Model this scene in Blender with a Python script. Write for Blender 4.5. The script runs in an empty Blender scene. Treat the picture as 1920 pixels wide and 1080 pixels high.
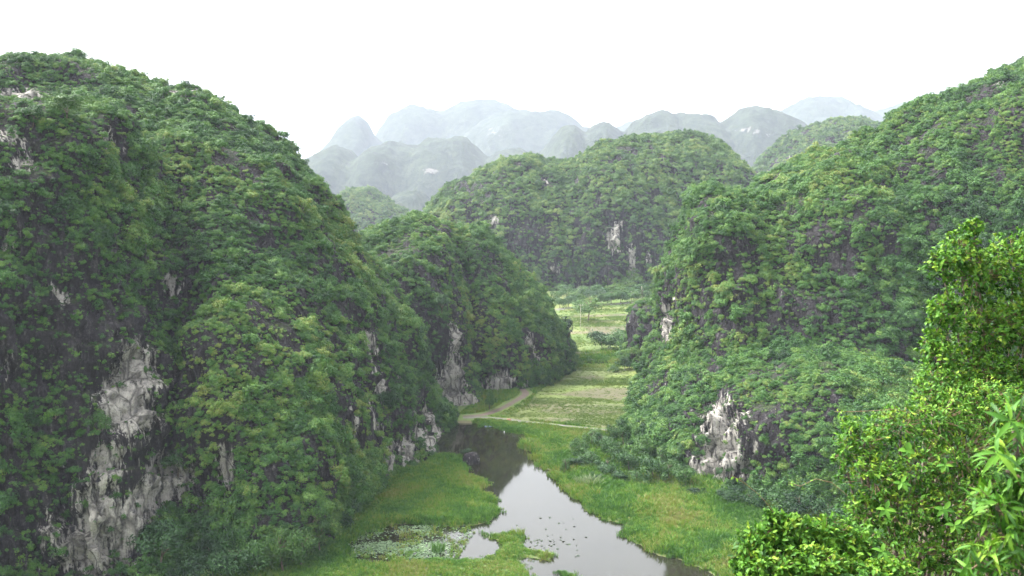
import bpy, math, random
import numpy as np
from mathutils import Vector, Matrix, Euler
from mathutils.bvhtree import BVHTree

random.seed(7)
RNG = np.random.default_rng(11)
scene = bpy.context.scene
COL = scene.collection

# ------------------------------------------------------------------ camera
EYE = 70.0                       # metres above the valley water
FPX = 35.0 / 36.0 * 1920.0       # focal length in photo pixels
PITCH = math.atan(190.0 / FPX)   # horizon at photo row 350
cam_data = bpy.data.cameras.new("camera")
cam_data.lens = 35.0
cam_data.sensor_width = 36.0
cam_data.clip_start = 0.1
cam_data.clip_end = 20000.0
cam_data.dof.use_dof = True
cam_data.dof.focus_distance = 260.0
cam_data.dof.aperture_fstop = 5.0
cam = bpy.data.objects.new("camera", cam_data)
cam.location = (0, 0, EYE)
cam.rotation_euler = (math.pi / 2 - PITCH, 0, 0)
COL.objects.link(cam)
scene.camera = cam

# ------------------------------------------------------------------ sky, sun, exposure
SUN_EL, SUN_AZ = math.radians(54), math.radians(-66)     # azimuth from +Y, clockwise
world = bpy.data.worlds.new("World")
scene.world = world
world.use_nodes = True
wn, wl = world.node_tree.nodes, world.node_tree.links
wn.clear()
sky = wn.new("ShaderNodeTexSky")
sky.sky_type = 'NISHITA'
sky.sun_disc = False
sky.sun_elevation = SUN_EL
sky.sun_rotation = SUN_AZ
sky.air_density = 1.0
sky.dust_density = 6.0
sky.ozone_density = 1.0
hs = wn.new("ShaderNodeHueSaturation")                   # overcast: nearly colourless sky
hs.inputs["Saturation"].default_value = 0.12
bg = wn.new("ShaderNodeBackground")
bg.inputs["Strength"].default_value = 0.15
wo = wn.new("ShaderNodeOutputWorld")
wl.new(sky.outputs[0], hs.inputs["Color"])
wl.new(hs.outputs[0], bg.inputs["Color"])
wl.new(bg.outputs[0], wo.inputs["Surface"])

sun_data = bpy.data.lights.new("sun", 'SUN')
sun_data.energy = 0.9
sun_data.angle = math.radians(14)
sun_data.color = (1.0, 0.96, 0.9)
sun = bpy.data.objects.new("sun", sun_data)
sd = Vector((math.sin(SUN_AZ) * math.cos(SUN_EL), math.cos(SUN_AZ) * math.cos(SUN_EL), math.sin(SUN_EL)))
sun.rotation_euler = sd.to_track_quat('Z', 'Y').to_euler()
sun.location = (0, 0, 400)
COL.objects.link(sun)

scene.view_settings.view_transform = 'Standard'
scene.view_settings.look = 'None'
scene.view_settings.gamma = 1.0
scene.view_settings.use_curve_mapping = False
scene.view_settings.exposure = 2.45
scene.render.engine = 'CYCLES'
cy = scene.cycles
cy.use_denoising = True
cy.max_bounces = 6
cy.diffuse_bounces = 3
cy.glossy_bounces = 3
cy.transmission_bounces = 3
cy.volume_bounces = 1
cy.use_adaptive_sampling = True
cy.adaptive_threshold = 0.007

# ------------------------------------------------------------------ photo pixel <-> world helpers
CP, SP = math.cos(PITCH), math.sin(PITCH)


def ray(px, py):
    dx, up = px - 960.0, 540.0 - py
    return np.array([dx, FPX * CP + up * SP, -FPX * SP + up * CP])


def P(px, py, Y):
    d = ray(px, py)
    t = Y / d[1]
    return np.array([d[0] * t, Y, EYE + d[2] * t])


def G(px, py, z=0.0):
    d = ray(px, py)
    t = (z - EYE) / d[2]
    return np.array([d[0] * t, d[1] * t, z])


def proj(p):
    p = np.asarray(p, float)
    x, y, z = p[..., 0], p[..., 1], p[..., 2] - EYE
    fw = y * CP - z * SP
    up = y * SP + z * CP
    return np.stack([960 + FPX * x / fw, 540 - FPX * up / fw], -1)


# ------------------------------------------------------------------ noise
def _h(ix, iy, iz, seed):
    with np.errstate(over='ignore'):
        h = (ix.astype(np.int64) * 374761393 + iy.astype(np.int64) * 668265263 + iz.astype(np.int64) * 2147483647 + seed * 1274126177) & 0xFFFFFFFF
        h = ((h ^ (h >> 13)) * 1274126177) & 0xFFFFFFFF
        h = ((h ^ (h >> 16)) * 2246822519) & 0xFFFFFFFF
        h = h ^ (h >> 15)
    return (h & 0xFFFFFF) / float(0xFFFFFF)


def vnoise(p, seed=0):
    p = np.asarray(p, float)
    i = np.floor(p).astype(np.int64)
    f = p - i
    f = f * f * f * (f * (f * 6 - 15) + 10)
    x, y, z = i[..., 0], i[..., 1], i[..., 2]
    fx, fy, fz = f[..., 0], f[..., 1], f[..., 2]
    r = 0
    for a in (0, 1):
        for b in (0, 1):
            for c in (0, 1):
                w = (fx if a else 1 - fx) * (fy if b else 1 - fy) * (fz if c else 1 - fz)
                r = r + w * _h(x + a, y + b, z + c, seed)
    return r * 2 - 1


def fbm(p, octaves=4, seed=0, gain=0.5):
    p = np.asarray(p, float)
    s, a, t = 0, 1.0, 0.0
    for o in range(octaves):
        s = s + a * vnoise(p * 2.03 ** o + 17.3 * o, seed + o)
        t += a
        a *= gain
    return s / t


def sstep(a, b, x):
    t = np.clip((x - a) / (b - a), 0, 1)
    return t * t * (3 - 2 * t)


# ------------------------------------------------------------------ object helpers
def tag(o, label=None, cat=None, group=None, kind=None):
    if label: o["label"] = label
    if cat: o["category"] = cat
    if group: o["group"] = group
    if kind: o["kind"] = kind
    return o


def link(name, mesh, mat=None, parent=None, loc=None):
    o = bpy.data.objects.new(name, mesh)
    COL.objects.link(o)
    if mat is not None and mesh is not None and len(mesh.materials) == 0:
        mesh.materials.append(mat)
    if parent is not None: o.parent = parent
    if loc is not None: o.location = loc
    return o


def empty(name, loc=(0, 0, 0), rot=(0, 0, 0), s=1.0):
    o = bpy.data.objects.new(name, None)
    COL.objects.link(o)
    o.location = loc
    o.rotation_euler = rot
    o.scale = (s, s, s)
    o.empty_display_size = 0.2
    return o


def mesh_np(name, v, f, smooth=False, mat=None):
    """v (N,3); f (M,k) array or list of tuples"""
    me = bpy.data.meshes.new(name)
    if isinstance(f, np.ndarray):
        k = f.shape[1]
        me.vertices.add(len(v))
        me.vertices.foreach_set("co", np.ascontiguousarray(v, dtype=np.float32).ravel())
        me.loops.add(f.size)
        me.loops.foreach_set("vertex_index", np.ascontiguousarray(f, dtype=np.int32).ravel())
        me.polygons.add(len(f))
        me.polygons.foreach_set("loop_start", np.arange(0, f.size, k, dtype=np.int32))
        me.polygons.foreach_set("loop_total", np.full(len(f), k, dtype=np.int32))
        me.update(calc_edges=True)
    else:
        me.from_pydata([tuple(map(float, a)) for a in v], [], [tuple(map(int, a)) for a in f])
    if smooth:
        me.polygons.foreach_set("use_smooth", np.ones(len(me.polygons), dtype=bool))
    if mat: me.materials.append(mat)
    me.validate()
    return me


def fattr(me, name, vals):
    a = me.attributes.new(name, 'FLOAT', 'POINT')
    a.data.foreach_set("value", np.ascontiguousarray(vals, dtype=np.float32))


def cattr(me, name, vals):
    a = me.attributes.new(name, 'FLOAT_COLOR', 'POINT')
    c = np.ones((len(vals), 4), np.float32)
    c[:, :3] = vals
    a.data.foreach_set("color", c.ravel())


class MB:
    """collects tubes, boxes and loose faces for one mesh"""

    def __init__(self):
        self.v, self.f = [], []

    def tube(self, pts, radii, n=6, cap=True):
        pts = [Vector(p) for p in pts]
        b0 = len(self.v)
        for i, p in enumerate(pts):
            d = (pts[min(i + 1, len(pts) - 1)] - pts[max(i - 1, 0)]).normalized()
            a = d.orthogonal().normalized() if i == 0 else (a - d * a.dot(d)).normalized()
            c = d.cross(a)
            for k in range(n):
                t = 2 * math.pi * k / n
                self.v.append(p + (a * math.cos(t) + c * math.sin(t)) * radii[i])
        for i in range(len(pts) - 1):
            for k in range(n):
                k2 = (k + 1) % n
                self.f.append((b0 + i * n + k, b0 + i * n + k2, b0 + (i + 1) * n + k2, b0 + (i + 1) * n + k))
        if cap:
            self.f.append(tuple(b0 + k for k in reversed(range(n))))
            self.f.append(tuple(b0 + (len(pts) - 1) * n + k for k in range(n)))
        return self

    def face(self, pts):
        b = len(self.v)
        self.v += [Vector(p) for p in pts]
        self.f.append(tuple(range(b, b + len(pts))))
        return self

    def mesh(self, name, mat=None, smooth=False):
        return mesh_np(name, self.v, self.f, smooth, mat)


# ------------------------------------------------------------------ materials
def new_mat(name):
    m = bpy.data.materials.new(name)
    m.use_nodes = True
    nt = m.node_tree
    nt.nodes.clear()
    return m, nt.nodes, nt.links


def nd(nodes, t, **kw):
    n = nodes.new(t)
    for k, v in kw.items():
        if k in n.inputs: n.inputs[k].default_value = v
        else: setattr(n, k, v)
    return n


def ramp(nodes, stops):
    r = nodes.new("ShaderNodeValToRGB")
    e = r.color_ramp.elements
    while len(e) < len(stops): e.new(0.5)
    for i, (p, c) in enumerate(stops):
        e[i].position = p
        e[i].color = (c[0], c[1], c[2], 1)
    return r


def mixc(nodes, links, fac, a, b, mode='MIX'):
    m = nodes.new("ShaderNodeMix")
    m.data_type = 'RGBA'
    m.blend_type = mode
    for s, x in ((m.inputs[0], fac), (m.inputs[6], a), (m.inputs[7], b)):
        if hasattr(x, "links") or hasattr(x, "is_linked"): links.new(x, s)
        elif isinstance(x, (int, float)): s.default_value = x
        else: s.default_value = (x[0], x[1], x[2], 1)
    return m.outputs[2]


def mth(nodes, links, op, a, b=0.0, clamp=False):
    m = nodes.new("ShaderNodeMath")
    m.operation = op
    m.use_clamp = clamp
    for s, x in ((m.inputs[0], a), (m.inputs[1], b)):
        if hasattr(x, "is_linked"): links.new(x, s)
        else: s.default_value = x
    return m.outputs[0]


def leaf_mat(name, stops, translucent=0.16, rough=0.55, patch=0.03, spec=0.25, per_leaf=0.5, drift=1.2, rnd=0.62):
    m, N, L = new_mat(name)
    oi = N.new("ShaderNodeObjectInfo")
    # colour drifts over the hillside and varies from plant to plant and leaf to leaf
    noi = nd(N, "ShaderNodeTexNoise", Scale=patch, Detail=2.0)
    L.new(oi.outputs["Location"], noi.inputs["Vector"])
    at = N.new("ShaderNodeAttribute")
    at.attribute_name = "lv"
    a = mth(N, L, 'MULTIPLY', mth(N, L, 'SUBTRACT', noi.outputs["Fac"], 0.5), drift)
    b = mth(N, L, 'MULTIPLY', mth(N, L, 'SUBTRACT', oi.outputs["Random"], 0.5), rnd)
    c = mth(N, L, 'MULTIPLY', mth(N, L, 'SUBTRACT', at.outputs["Fac"], 0.5), per_leaf)
    s = mth(N, L, 'ADD', mth(N, L, 'ADD', mth(N, L, 'ADD', a, b), c), 0.5, True)
    r = ramp(N, stops)
    L.new(s, r.inputs[0])
    bs = nd(N, "ShaderNodeBsdfPrincipled", Roughness=rough)
    bs.inputs["Specular IOR Level"].default_value = spec
    L.new(r.outputs[0], bs.inputs["Base Color"])
    tr = N.new("ShaderNodeBsdfTranslucent")
    L.new(mixc(N, L, 1.0, r.outputs[0], (1.0, 1.0, 0.55), 'MULTIPLY'), tr.inputs["Color"])
    mx = N.new("ShaderNodeMixShader")
    mx.inputs[0].default_value = translucent
    L.new(bs.outputs[0], mx.inputs[1])
    L.new(tr.outputs[0], mx.inputs[2])
    out = N.new("ShaderNodeOutputMaterial")
    L.new(mx.outputs[0], out.inputs["Surface"])
    return m


M_CROWN = leaf_mat("hill foliage", [(0.0, (0.014, 0.042, 0.013)), (0.25, (0.029, 0.088, 0.021)), (0.5, (0.055, 0.142, 0.028)),
                                    (0.75, (0.094, 0.190, 0.035)), (0.94, (0.140, 0.225, 0.044)), (1.0, (0.180, 0.222, 0.050))])
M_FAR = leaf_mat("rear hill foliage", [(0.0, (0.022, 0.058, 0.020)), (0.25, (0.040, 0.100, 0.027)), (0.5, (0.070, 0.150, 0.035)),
                                       (0.75, (0.112, 0.195, 0.045)), (1.0, (0.175, 0.235, 0.060))])  # lighter ramp: paler growth, plus some haze lift put into the colour
M_GRASS = leaf_mat("meadow grass", [(0.0, (0.034, 0.105, 0.016)), (0.4, (0.075, 0.185, 0.022)), (0.7, (0.130, 0.235, 0.026)),
                                    (0.90, (0.200, 0.245, 0.050)), (1.0, (0.205, 0.205, 0.065))], 0.3, 0.6, 0.07, 0.25, 0.5, 2.4)
M_RICE = leaf_mat("field grass", [(0.0, (0.055, 0.115, 0.022)), (0.5, (0.100, 0.170, 0.032)), (1.0, (0.165, 0.205, 0.055))], 0.25, 0.6, 0.06)
M_PAD = leaf_mat("lily pads", [(0.0, (0.045, 0.09, 0.035)), (0.6, (0.10, 0.16, 0.075)), (1.0, (0.18, 0.24, 0.135))], 0.1, 0.6, 0.2, 0.25)
M_WEED = leaf_mat("water weed", [(0.0, (0.015, 0.03, 0.014)), (1.0, (0.045, 0.07, 0.03))], 0.1, 0.5, 0.2)
M_NEAR = leaf_mat("near leaves", [(0.0, (0.014, 0.050, 0.006)), (0.35, (0.048, 0.145, 0.015)), (0.65, (0.096, 0.225, 0.021)),
                                  (0.90, (0.150, 0.285, 0.030)), (1.0, (0.225, 0.320, 0.032))], 0.22, 0.5, 0.5, 0.2, 1.1, 0.0, 0.2)
M_BANANA = leaf_mat("banana leaves", [(0.0, (0.06, 0.14, 0.04)), (1.0, (0.13, 0.22, 0.07))], 0.3, 0.45, 0.3, 0.4)
M_PLUME = leaf_mat("plume grass", [(0.0, (0.12, 0.19, 0.09)), (1.0, (0.22, 0.28, 0.15))], 0.25, 0.6, 0.3)


def plain_mat(name, c1, c2, scale=4.0, rough=0.8, metal=0.0, bump=0.1):
    m, N, L = new_mat(name)
    tc = N.new("ShaderNodeTexCoord")
    no = nd(N, "ShaderNodeTexNoise", Scale=scale, Detail=5.0)
    L.new(tc.outputs["Object"], no.inputs["Vector"])
    r = ramp(N, [(0.3, c1), (0.7, c2)])
    L.new(no.outputs["Fac"], r.inputs[0])
    bs = nd(N, "ShaderNodeBsdfPrincipled", Roughness=rough, Metallic=metal)
    L.new(r.outputs[0], bs.inputs["Base Color"])
    bp = nd(N, "ShaderNodeBump", Strength=bump)
    L.new(no.outputs["Fac"], bp.inputs["Height"])
    L.new(bp.outputs[0], bs.inputs["Normal"])
    out = N.new("ShaderNodeOutputMaterial")
    L.new(bs.outputs[0], out.inputs["Surface"])
    return m


M_BARK = plain_mat("bark", (0.06, 0.045, 0.03), (0.16, 0.125, 0.09), 6.0)
M_TWIG = plain_mat("twig", (0.10, 0.07, 0.035), (0.25, 0.17, 0.09), 30.0)
M_BLUE = plain_mat("blue boat paint", (0.14, 0.19, 0.32), (0.26, 0.32, 0.46), 5.0, 0.5)
M_WOOD = plain_mat("weathered wood", (0.16, 0.11, 0.07), (0.30, 0.23, 0.16), 8.0)
M_WHITE = plain_mat("white paint", (0.68, 0.68, 0.66), (0.8, 0.8, 0.79), 5.0, 0.5)
M_POLE = plain_mat("pale concrete", (0.34, 0.31, 0.25), (0.44, 0.40, 0.33), 3.0)
M_EARTH = plain_mat("red earth", (0.17, 0.075, 0.045), (0.28, 0.13, 0.08), 2.0)
M_BIRD = plain_mat("bird feathers", (0.06, 0.04, 0.04), (0.12, 0.07, 0.06), 8.0)
M_KITE = plain_mat("red cloth", (0.32, 0.06, 0.05), (0.42, 0.10, 0.08), 8.0)


def rock_mat(name, scale=1.0, moss=1.0):
    """weathered dark karst with vertical streaks, pale broken limestone where the 'pale' attribute says so, low growth on ledges"""
    m, N, L = new_mat(name)
    ge = N.new("ShaderNodeNewGeometry")
    mp = N.new("ShaderNodeMapping")
    mp.inputs["Scale"].default_value = (1.0 * scale, 1.0 * scale, 0.16 * scale)
    L.new(ge.outputs["Position"], mp.inputs["Vector"])
    streak = nd(N, "ShaderNodeTexNoise", Scale=0.95, Detail=8.0, Roughness=0.72)
    L.new(mp.outputs[0], streak.inputs["Vector"])
    rough = nd(N, "ShaderNodeTexNoise", Scale=0.55 * scale, Detail=8.0, Roughness=0.68)
    L.new(ge.outputs["Position"], rough.inputs["Vector"])
    fine = nd(N, "ShaderNodeTexNoise", Scale=2.2 * scale, Detail=6.0, Roughness=0.75)
    L.new(ge.outputs["Position"], fine.inputs["Vector"])
    dark = ramp(N, [(0.36, (0.006, 0.005, 0.006)), (0.48, (0.022, 0.019, 0.022)), (0.55, (0.048, 0.043, 0.046)), (0.61, (0.12, 0.112, 0.110)), (0.68, (0.27, 0.255, 0.24))])
    L.new(mth(N, L, 'ADD', mth(N, L, 'ADD', mth(N, L, 'MULTIPLY', streak.outputs["Fac"], 0.45), mth(N, L, 'MULTIPLY', rough.outputs["Fac"], 0.25)), mth(N, L, 'MULTIPLY', fine.outputs["Fac"], 0.3)), dark.inputs[0])
    pale = ramp(N, [(0.37, (0.028, 0.026, 0.027)), (0.43, (0.17, 0.162, 0.155)), (0.49, (0.35, 0.33, 0.295)), (0.58, (0.50, 0.47, 0.42))])
    L.new(mth(N, L, 'ADD', mth(N, L, 'ADD', mth(N, L, 'MULTIPLY', streak.outputs["Fac"], 0.45), mth(N, L, 'MULTIPLY', rough.outputs["Fac"], 0.25)), mth(N, L, 'MULTIPLY', fine.outputs["Fac"], 0.3)), pale.inputs[0])
    at = N.new("ShaderNodeAttribute")
    at.attribute_name = "pale"
    edge = mth(N, L, 'ADD', at.outputs["Fac"], mth(N, L, 'MULTIPLY', mth(N, L, 'SUBTRACT', streak.outputs["Fac"], 0.5), 2.2))
    mr = nd(N, "ShaderNodeMapRange")
    mr.inputs["From Min"].default_value, mr.inputs["From Max"].default_value = 0.36, 0.52
    L.new(edge, mr.inputs["Value"])
    cr = nd(N, "ShaderNodeTexVoronoi", Scale=0.33 * scale)
    cr.feature = 'DISTANCE_TO_EDGE'
    mp2 = N.new("ShaderNodeMapping")
    mp2.inputs["Scale"].default_value = (1, 1, 0.22)
    wob = mixc(N, L, 2.2 / scale, ge.outputs["Position"], rough.outputs["Color"], 'ADD')
    L.new(wob, mp2.inputs["Vector"])
    L.new(mp2.outputs[0], cr.inputs["Vector"])
    crk = mth(N, L, 'MINIMUM', mth(N, L, 'MULTIPLY', cr.outputs["Distance"], 9.0), 1.0)
    rock = mixc(N, L, mr.outputs[0], dark.outputs[0], pale.outputs[0])
    rock = mixc(N, L, mth(N, L, 'SUBTRACT', 0.75, mth(N, L, 'MULTIPLY', crk, 0.75)), rock, (0.014, 0.013, 0.013))   # joint lines blackened with painted crevice shade
    sep = N.new("ShaderNodeSeparateXYZ")
    L.new(ge.outputs["Normal"], sep.inputs[0])
    mo = nd(N, "ShaderNodeTexNoise", Scale=0.22 * scale, Detail=6.0, Roughness=0.7)
    L.new(ge.outputs["Position"], mo.inputs["Vector"])
    mf = nd(N, "ShaderNodeMapRange")
    mf.inputs["From Min"].default_value, mf.inputs["From Max"].default_value = 0.80, 0.95
    L.new(mth(N, L, 'ADD', mth(N, L, 'MULTIPLY', sep.outputs["Z"], 0.42), mo.outputs["Fac"]), mf.inputs["Value"])
    mossc = ramp(N, [(0.38, (0.014, 0.026, 0.010)), (0.52, (0.034, 0.056, 0.018)), (0.66, (0.075, 0.075, 0.032))])
    L.new(fine.outputs["Fac"], mossc.inputs[0])
    mfac = mth(N, L, 'MULTIPLY', mth(N, L, 'MULTIPLY', mf.outputs[0], moss), mth(N, L, 'SUBTRACT', 1.0, mth(N, L, 'MULTIPLY', mr.outputs[0], 0.85)))
    col = mixc(N, L, mfac, rock, mossc.outputs[0])
    bs = nd(N, "ShaderNodeBsdfPrincipled", Roughness=0.9)
    bs.inputs["Specular IOR Level"].default_value = 0.2
    L.new(col, bs.inputs["Base Color"])
    hgt = mth(N, L, 'ADD', mth(N, L, 'ADD', mth(N, L, 'MULTIPLY', streak.outputs["Fac"], 1.2), rough.outputs["Fac"]), mth(N, L, 'MULTIPLY', crk, 0.4))
    bp = nd(N, "ShaderNodeBump", Strength=0.9, Distance=1.2 / scale)
    L.new(hgt, bp.inputs["Height"])
    L.new(bp.outputs[0], bs.inputs["Normal"])
    out = N.new("ShaderNodeOutputMaterial")
    L.new(bs.outputs[0], out.inputs["Surface"])
    return m


M_ROCK = rock_mat("karst rock")
M_ROCK_MID = rock_mat("karst rock mid", 0.5, 1.0)


def far_mat():
    """wooded far mountains: the tree cover is too far away to tell apart"""
    m, N, L = new_mat("far wooded karst")
    ge = N.new("ShaderNodeNewGeometry")
    n1 = nd(N, "ShaderNodeTexNoise", Scale=0.03, Detail=9.0, Roughness=0.78)
    L.new(ge.outputs["Position"], n1.inputs["Vector"])
    g = ramp(N, [(0.34, (0.008, 0.014, 0.010)), (0.5, (0.026, 0.038, 0.024)), (0.64, (0.050, 0.064, 0.038))])
    L.new(n1.outputs["Fac"], g.inputs[0])
    mp = N.new("ShaderNodeMapping")
    mp.inputs["Scale"].default_value = (1, 1, 0.22)
    L.new(ge.outputs["Position"], mp.inputs["Vector"])
    n2 = nd(N, "ShaderNodeTexNoise", Scale=0.06, Detail=6.0, Roughness=0.7)
    L.new(mp.outputs[0], n2.inputs["Vector"])
    at = N.new("ShaderNodeAttribute")
    at.attribute_name = "pale"
    e = mth(N, L, 'ADD', at.outputs["Fac"], mth(N, L, 'MULTIPLY', mth(N, L, 'SUBTRACT', n2.outputs["Fac"], 0.5), 1.6))
    mr = nd(N, "ShaderNodeMapRange")
    mr.inputs["From Min"].default_value, mr.inputs["From Max"].default_value = 0.40, 0.60
    L.new(e, mr.inputs["Value"])
    col = mixc(N, L, mr.outputs[0], g.outputs[0], (0.15, 0.14, 0.13))
    bs = nd(N, "ShaderNodeBsdfPrincipled", Roughness=0.95)
    bs.inputs["Specular IOR Level"].default_value = 0.1
    L.new(col, bs.inputs["Base Color"])
    bp = nd(N, "ShaderNodeBump", Strength=1.0, Distance=10.0)
    L.new(n1.outputs["Fac"], bp.inputs["Height"])
    L.new(bp.outputs[0], bs.inputs["Normal"])
    out = N.new("ShaderNodeOutputMaterial")
    L.new(bs.outputs[0], out.inputs["Surface"])
    return m


M_MOUNT = far_mat()


def ground_mat():
    m, N, L = new_mat("valley ground")
    ge = N.new("ShaderNodeNewGeometry")
    at = N.new("ShaderNodeAttribute")
    at.attribute_name = "gcol"
    n1 = nd(N, "ShaderNodeTexNoise", Scale=0.6, Detail=8.0, Roughness=0.7)
    L.new(ge.outputs["Position"], n1.inputs["Vector"])
    n2 = nd(N, "ShaderNodeTexNoise", Scale=0.05, Detail=4.0)
    L.new(ge.outputs["Position"], n2.inputs["Vector"])
    v = ramp(N, [(0.25, (0.55, 0.55, 0.5)), (0.5, (1, 1, 1)), (0.75, (1.35, 1.3, 1.1))])
    L.new(mth(N, L, 'ADD', mth(N, L, 'MULTIPLY', n1.outputs["Fac"], 0.6), mth(N, L, 'MULTIPLY', n2.outputs["Fac"], 0.4)), v.inputs[0])
    col = mixc(N, L, 1.0, at.outputs["Color"], v.outputs[0], 'MULTIPLY')
    bs = nd(N, "ShaderNodeBsdfPrincipled", Roughness=0.9)
    bs.inputs["Specular IOR Level"].default_value = 0.2
    L.new(col, bs.inputs["Base Color"])
    bp = nd(N, "ShaderNodeBump", Strength=0.6, Distance=0.3)
    L.new(n1.outputs["Fac"], bp.inputs["Height"])
    L.new(bp.outputs[0], bs.inputs["Normal"])
    out = N.new("ShaderNodeOutputMaterial")
    L.new(bs.outputs[0], out.inputs["Surface"])
    return m


M_GROUND = ground_mat()


def water_mat():
    m, N, L = new_mat("murky river water")
    ge = N.new("ShaderNodeNewGeometry")
    n1 = nd(N, "ShaderNodeTexNoise", Scale=0.9, Detail=4.0, Roughness=0.6)
    mp = N.new("ShaderNodeMapping")
    mp.inputs["Scale"].default_value = (1.0, 0.45, 1.0)
    L.new(ge.outputs["Position"], mp.inputs["Vector"])
    L.new(mp.outputs[0], n1.inputs["Vector"])
    n2 = nd(N, "ShaderNodeTexNoise", Scale=0.05, Detail=3.0)
    L.new(ge.outputs["Position"], n2.inputs["Vector"])
    c = ramp(N, [(0.35, (0.010, 0.011, 0.006)), (0.65, (0.017, 0.017, 0.010))])
    L.new(n2.outputs["Fac"], c.inputs[0])
    bs = nd(N, "ShaderNodeBsdfPrincipled", Roughness=0.045, IOR=1.45)
    L.new(c.outputs[0], bs.inputs["Base Color"])
    bp = nd(N, "ShaderNodeBump", Strength=0.06, Distance=0.05)
    L.new(n1.outputs["Fac"], bp.inputs["Height"])
    L.new(bp.outputs[0], bs.inputs["Normal"])
    out = N.new("ShaderNodeOutputMaterial")
    L.new(bs.outputs[0], out.inputs["Surface"])
    return m


M_WATER = water_mat()
M_ROAD = plain_mat("dirt road", (0.066, 0.046, 0.035), (0.105, 0.078, 0.062), 0.5, 0.95, 0, 0.3)
M_ROADG = plain_mat("gravel road", (0.085, 0.078, 0.070), (0.135, 0.126, 0.114), 0.7, 0.95, 0, 0.3)

# ------------------------------------------------------------------ valley ground, river, fields
def pg(*pts): return np.array([G(x, y)[:2] for x, y in pts])


def poly_sd(pt, poly):
    """signed distance in plan, positive inside"""
    x, y = pt[:, 0], pt[:, 1]
    d = np.full(len(pt), 1e9)
    ins = np.zeros(len(pt), bool)
    n = len(poly)
    for i in range(n):
        a, b = poly[i], poly[(i + 1) % n]
        e = b - a
        t = np.clip(((x - a[0]) * e[0] + (y - a[1]) * e[1]) / (e @ e + 1e-9), 0, 1)
        d = np.minimum(d, np.hypot(x - a[0] - t * e[0], y - a[1] - t * e[1]))
        c = ((a[1] > y) != (b[1] > y)) & (x < (b[0] - a[0]) * (y - a[1]) / (b[1] - a[1] + 1e-12) + a[0])
        ins ^= c
    return np.where(ins, d, -d)


RIVER = pg((800, 800), (842, 796), (862, 790), (905, 797), (945, 806), (985, 815), (1003, 822), (975, 832), (985, 842), (1002, 848), (998, 862), (1022, 882),
           (1050, 905), (1072, 928), (1098, 950), (1130, 972), (1172, 984), (1160, 996), (1182, 1010), (1225, 1034), (1280, 1055),
           (1345, 1082), (1480, 1140), (1500, 1300), (900, 1300), (960, 1120), (995, 1082), (985, 1062), (960, 1050), (900, 1048),
           (820, 1050), (760, 1057), (690, 1056), (645, 1046), (655, 1018), (682, 996), (740, 987), (800, 986), (850, 986), (893, 984), (922, 977),
           (934, 962), (912, 950), (936, 940), (900, 926), (918, 908), (880, 890), (868, 872), (850, 856), (800, 850))
POND = pg((640, 1044), (655, 1010), (690, 992), (800, 984), (880, 986), (890, 1000), (860, 1046), (760, 1052))
ISLES = [pg((900, 1001), (930, 1004), (962, 998), (985, 1006), (978, 1020), (985, 1030), (1010, 1034), (1046, 1043), (1030, 1050), (985, 1046), (930, 1052), (900, 1052), (935, 1035), (945, 1022)),
         pg((1040, 1072), (1062, 1070), (1086, 1080), (1080, 1092), (1050, 1084))]
FIELD = pg((930, 790), (985, 757), (1010, 728), (1040, 706), (1075, 692), (1105, 688), (1160, 690), (1185, 700), (1205, 760), (1180, 800), (1120, 806), (1060, 800), (985, 795))
POOLS = [(pg((1010, 772), (1045, 764), (1100, 768), (1165, 772), (1140, 778), (1050, 777)), 0.16),
         (pg((1015, 739), (1060, 738), (1120, 728), (1180, 728), (1185, 752), (1140, 750), (1080, 743)), 0.35),
         (pg((1080, 707), (1115, 705), (1140, 711), (1100, 713)), 0.3), (pg((1075, 718), (1096, 717), (1096, 722), (1075, 722)), 0.25),
         (pg((1085, 681), (1105, 674), (1135, 676), (1145, 683), (1110, 685)), 0.35),
         (pg((1088, 611), (1110, 614), (1180, 611), (1190, 622), (1150, 628), (1112, 627)), 0.35),
         (pg((1060, 596), (1080, 592), (1180, 589), (1180, 592), (1120, 596)), 0.2)]
ROAD_A = [(868, 786), (905, 784), (940, 771), (965, 757), (988, 743), (978, 733), (990, 720), (1003, 708), (1012, 698), (1022, 690), (1045, 680), (1085, 668), (1130, 664)]
ROAD_B = [(868, 788), (905, 787), (945, 791), (990, 797), (1040, 802), (1095, 808), (1140, 812)]
ROAD_F = [(1040, 584), (1090, 578), (1130, 575), (1175, 571), (1220, 567)]
DIKES = [[(1075, 606), (1120, 604), (1185, 604)], [(1080, 665), (1120, 664), (1190, 668)]]


def smooth_line(pix, step=1.5):
    w = np.array([G(x, y)[:2] for x, y in pix])
    t = np.concatenate([[0], np.cumsum(np.hypot(*np.diff(w, axis=0).T))])
    n = max(8, int(t[-1] / step))
    u = np.linspace(0, t[-1], n)
    q = np.stack([np.interp(u, t, w[:, 0]), np.interp(u, t, w[:, 1])], 1)
    for _ in range(6): q[1:-1] = (q[:-2] + 2 * q[1:-1] + q[2:]) / 4
    return q


def line_d(pt, line):
    d = np.full(len(pt), 1e9)
    for i in range(len(line) - 1):
        a, b = line[i], line[i + 1]
        e = b - a
        t = np.clip(((pt[:, 0] - a[0]) * e[0] + (pt[:, 1] - a[1]) * e[1]) / (e @ e + 1e-9), 0, 1)
        d = np.minimum(d, np.hypot(pt[:, 0] - a[0] - t * e[0], pt[:, 1] - a[1] - t * e[1]))
    return d


LINE_A, LINE_B, LINE_F = smooth_line(ROAD_A), smooth_line(ROAD_B), smooth_line(ROAD_F, 4)
LINE_D = [smooth_line(d, 3) for d in DIKES]


def mixv(c, col, w):
    return c * (1 - w[:, None]) + np.array(col)[None] * w[:, None]


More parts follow.
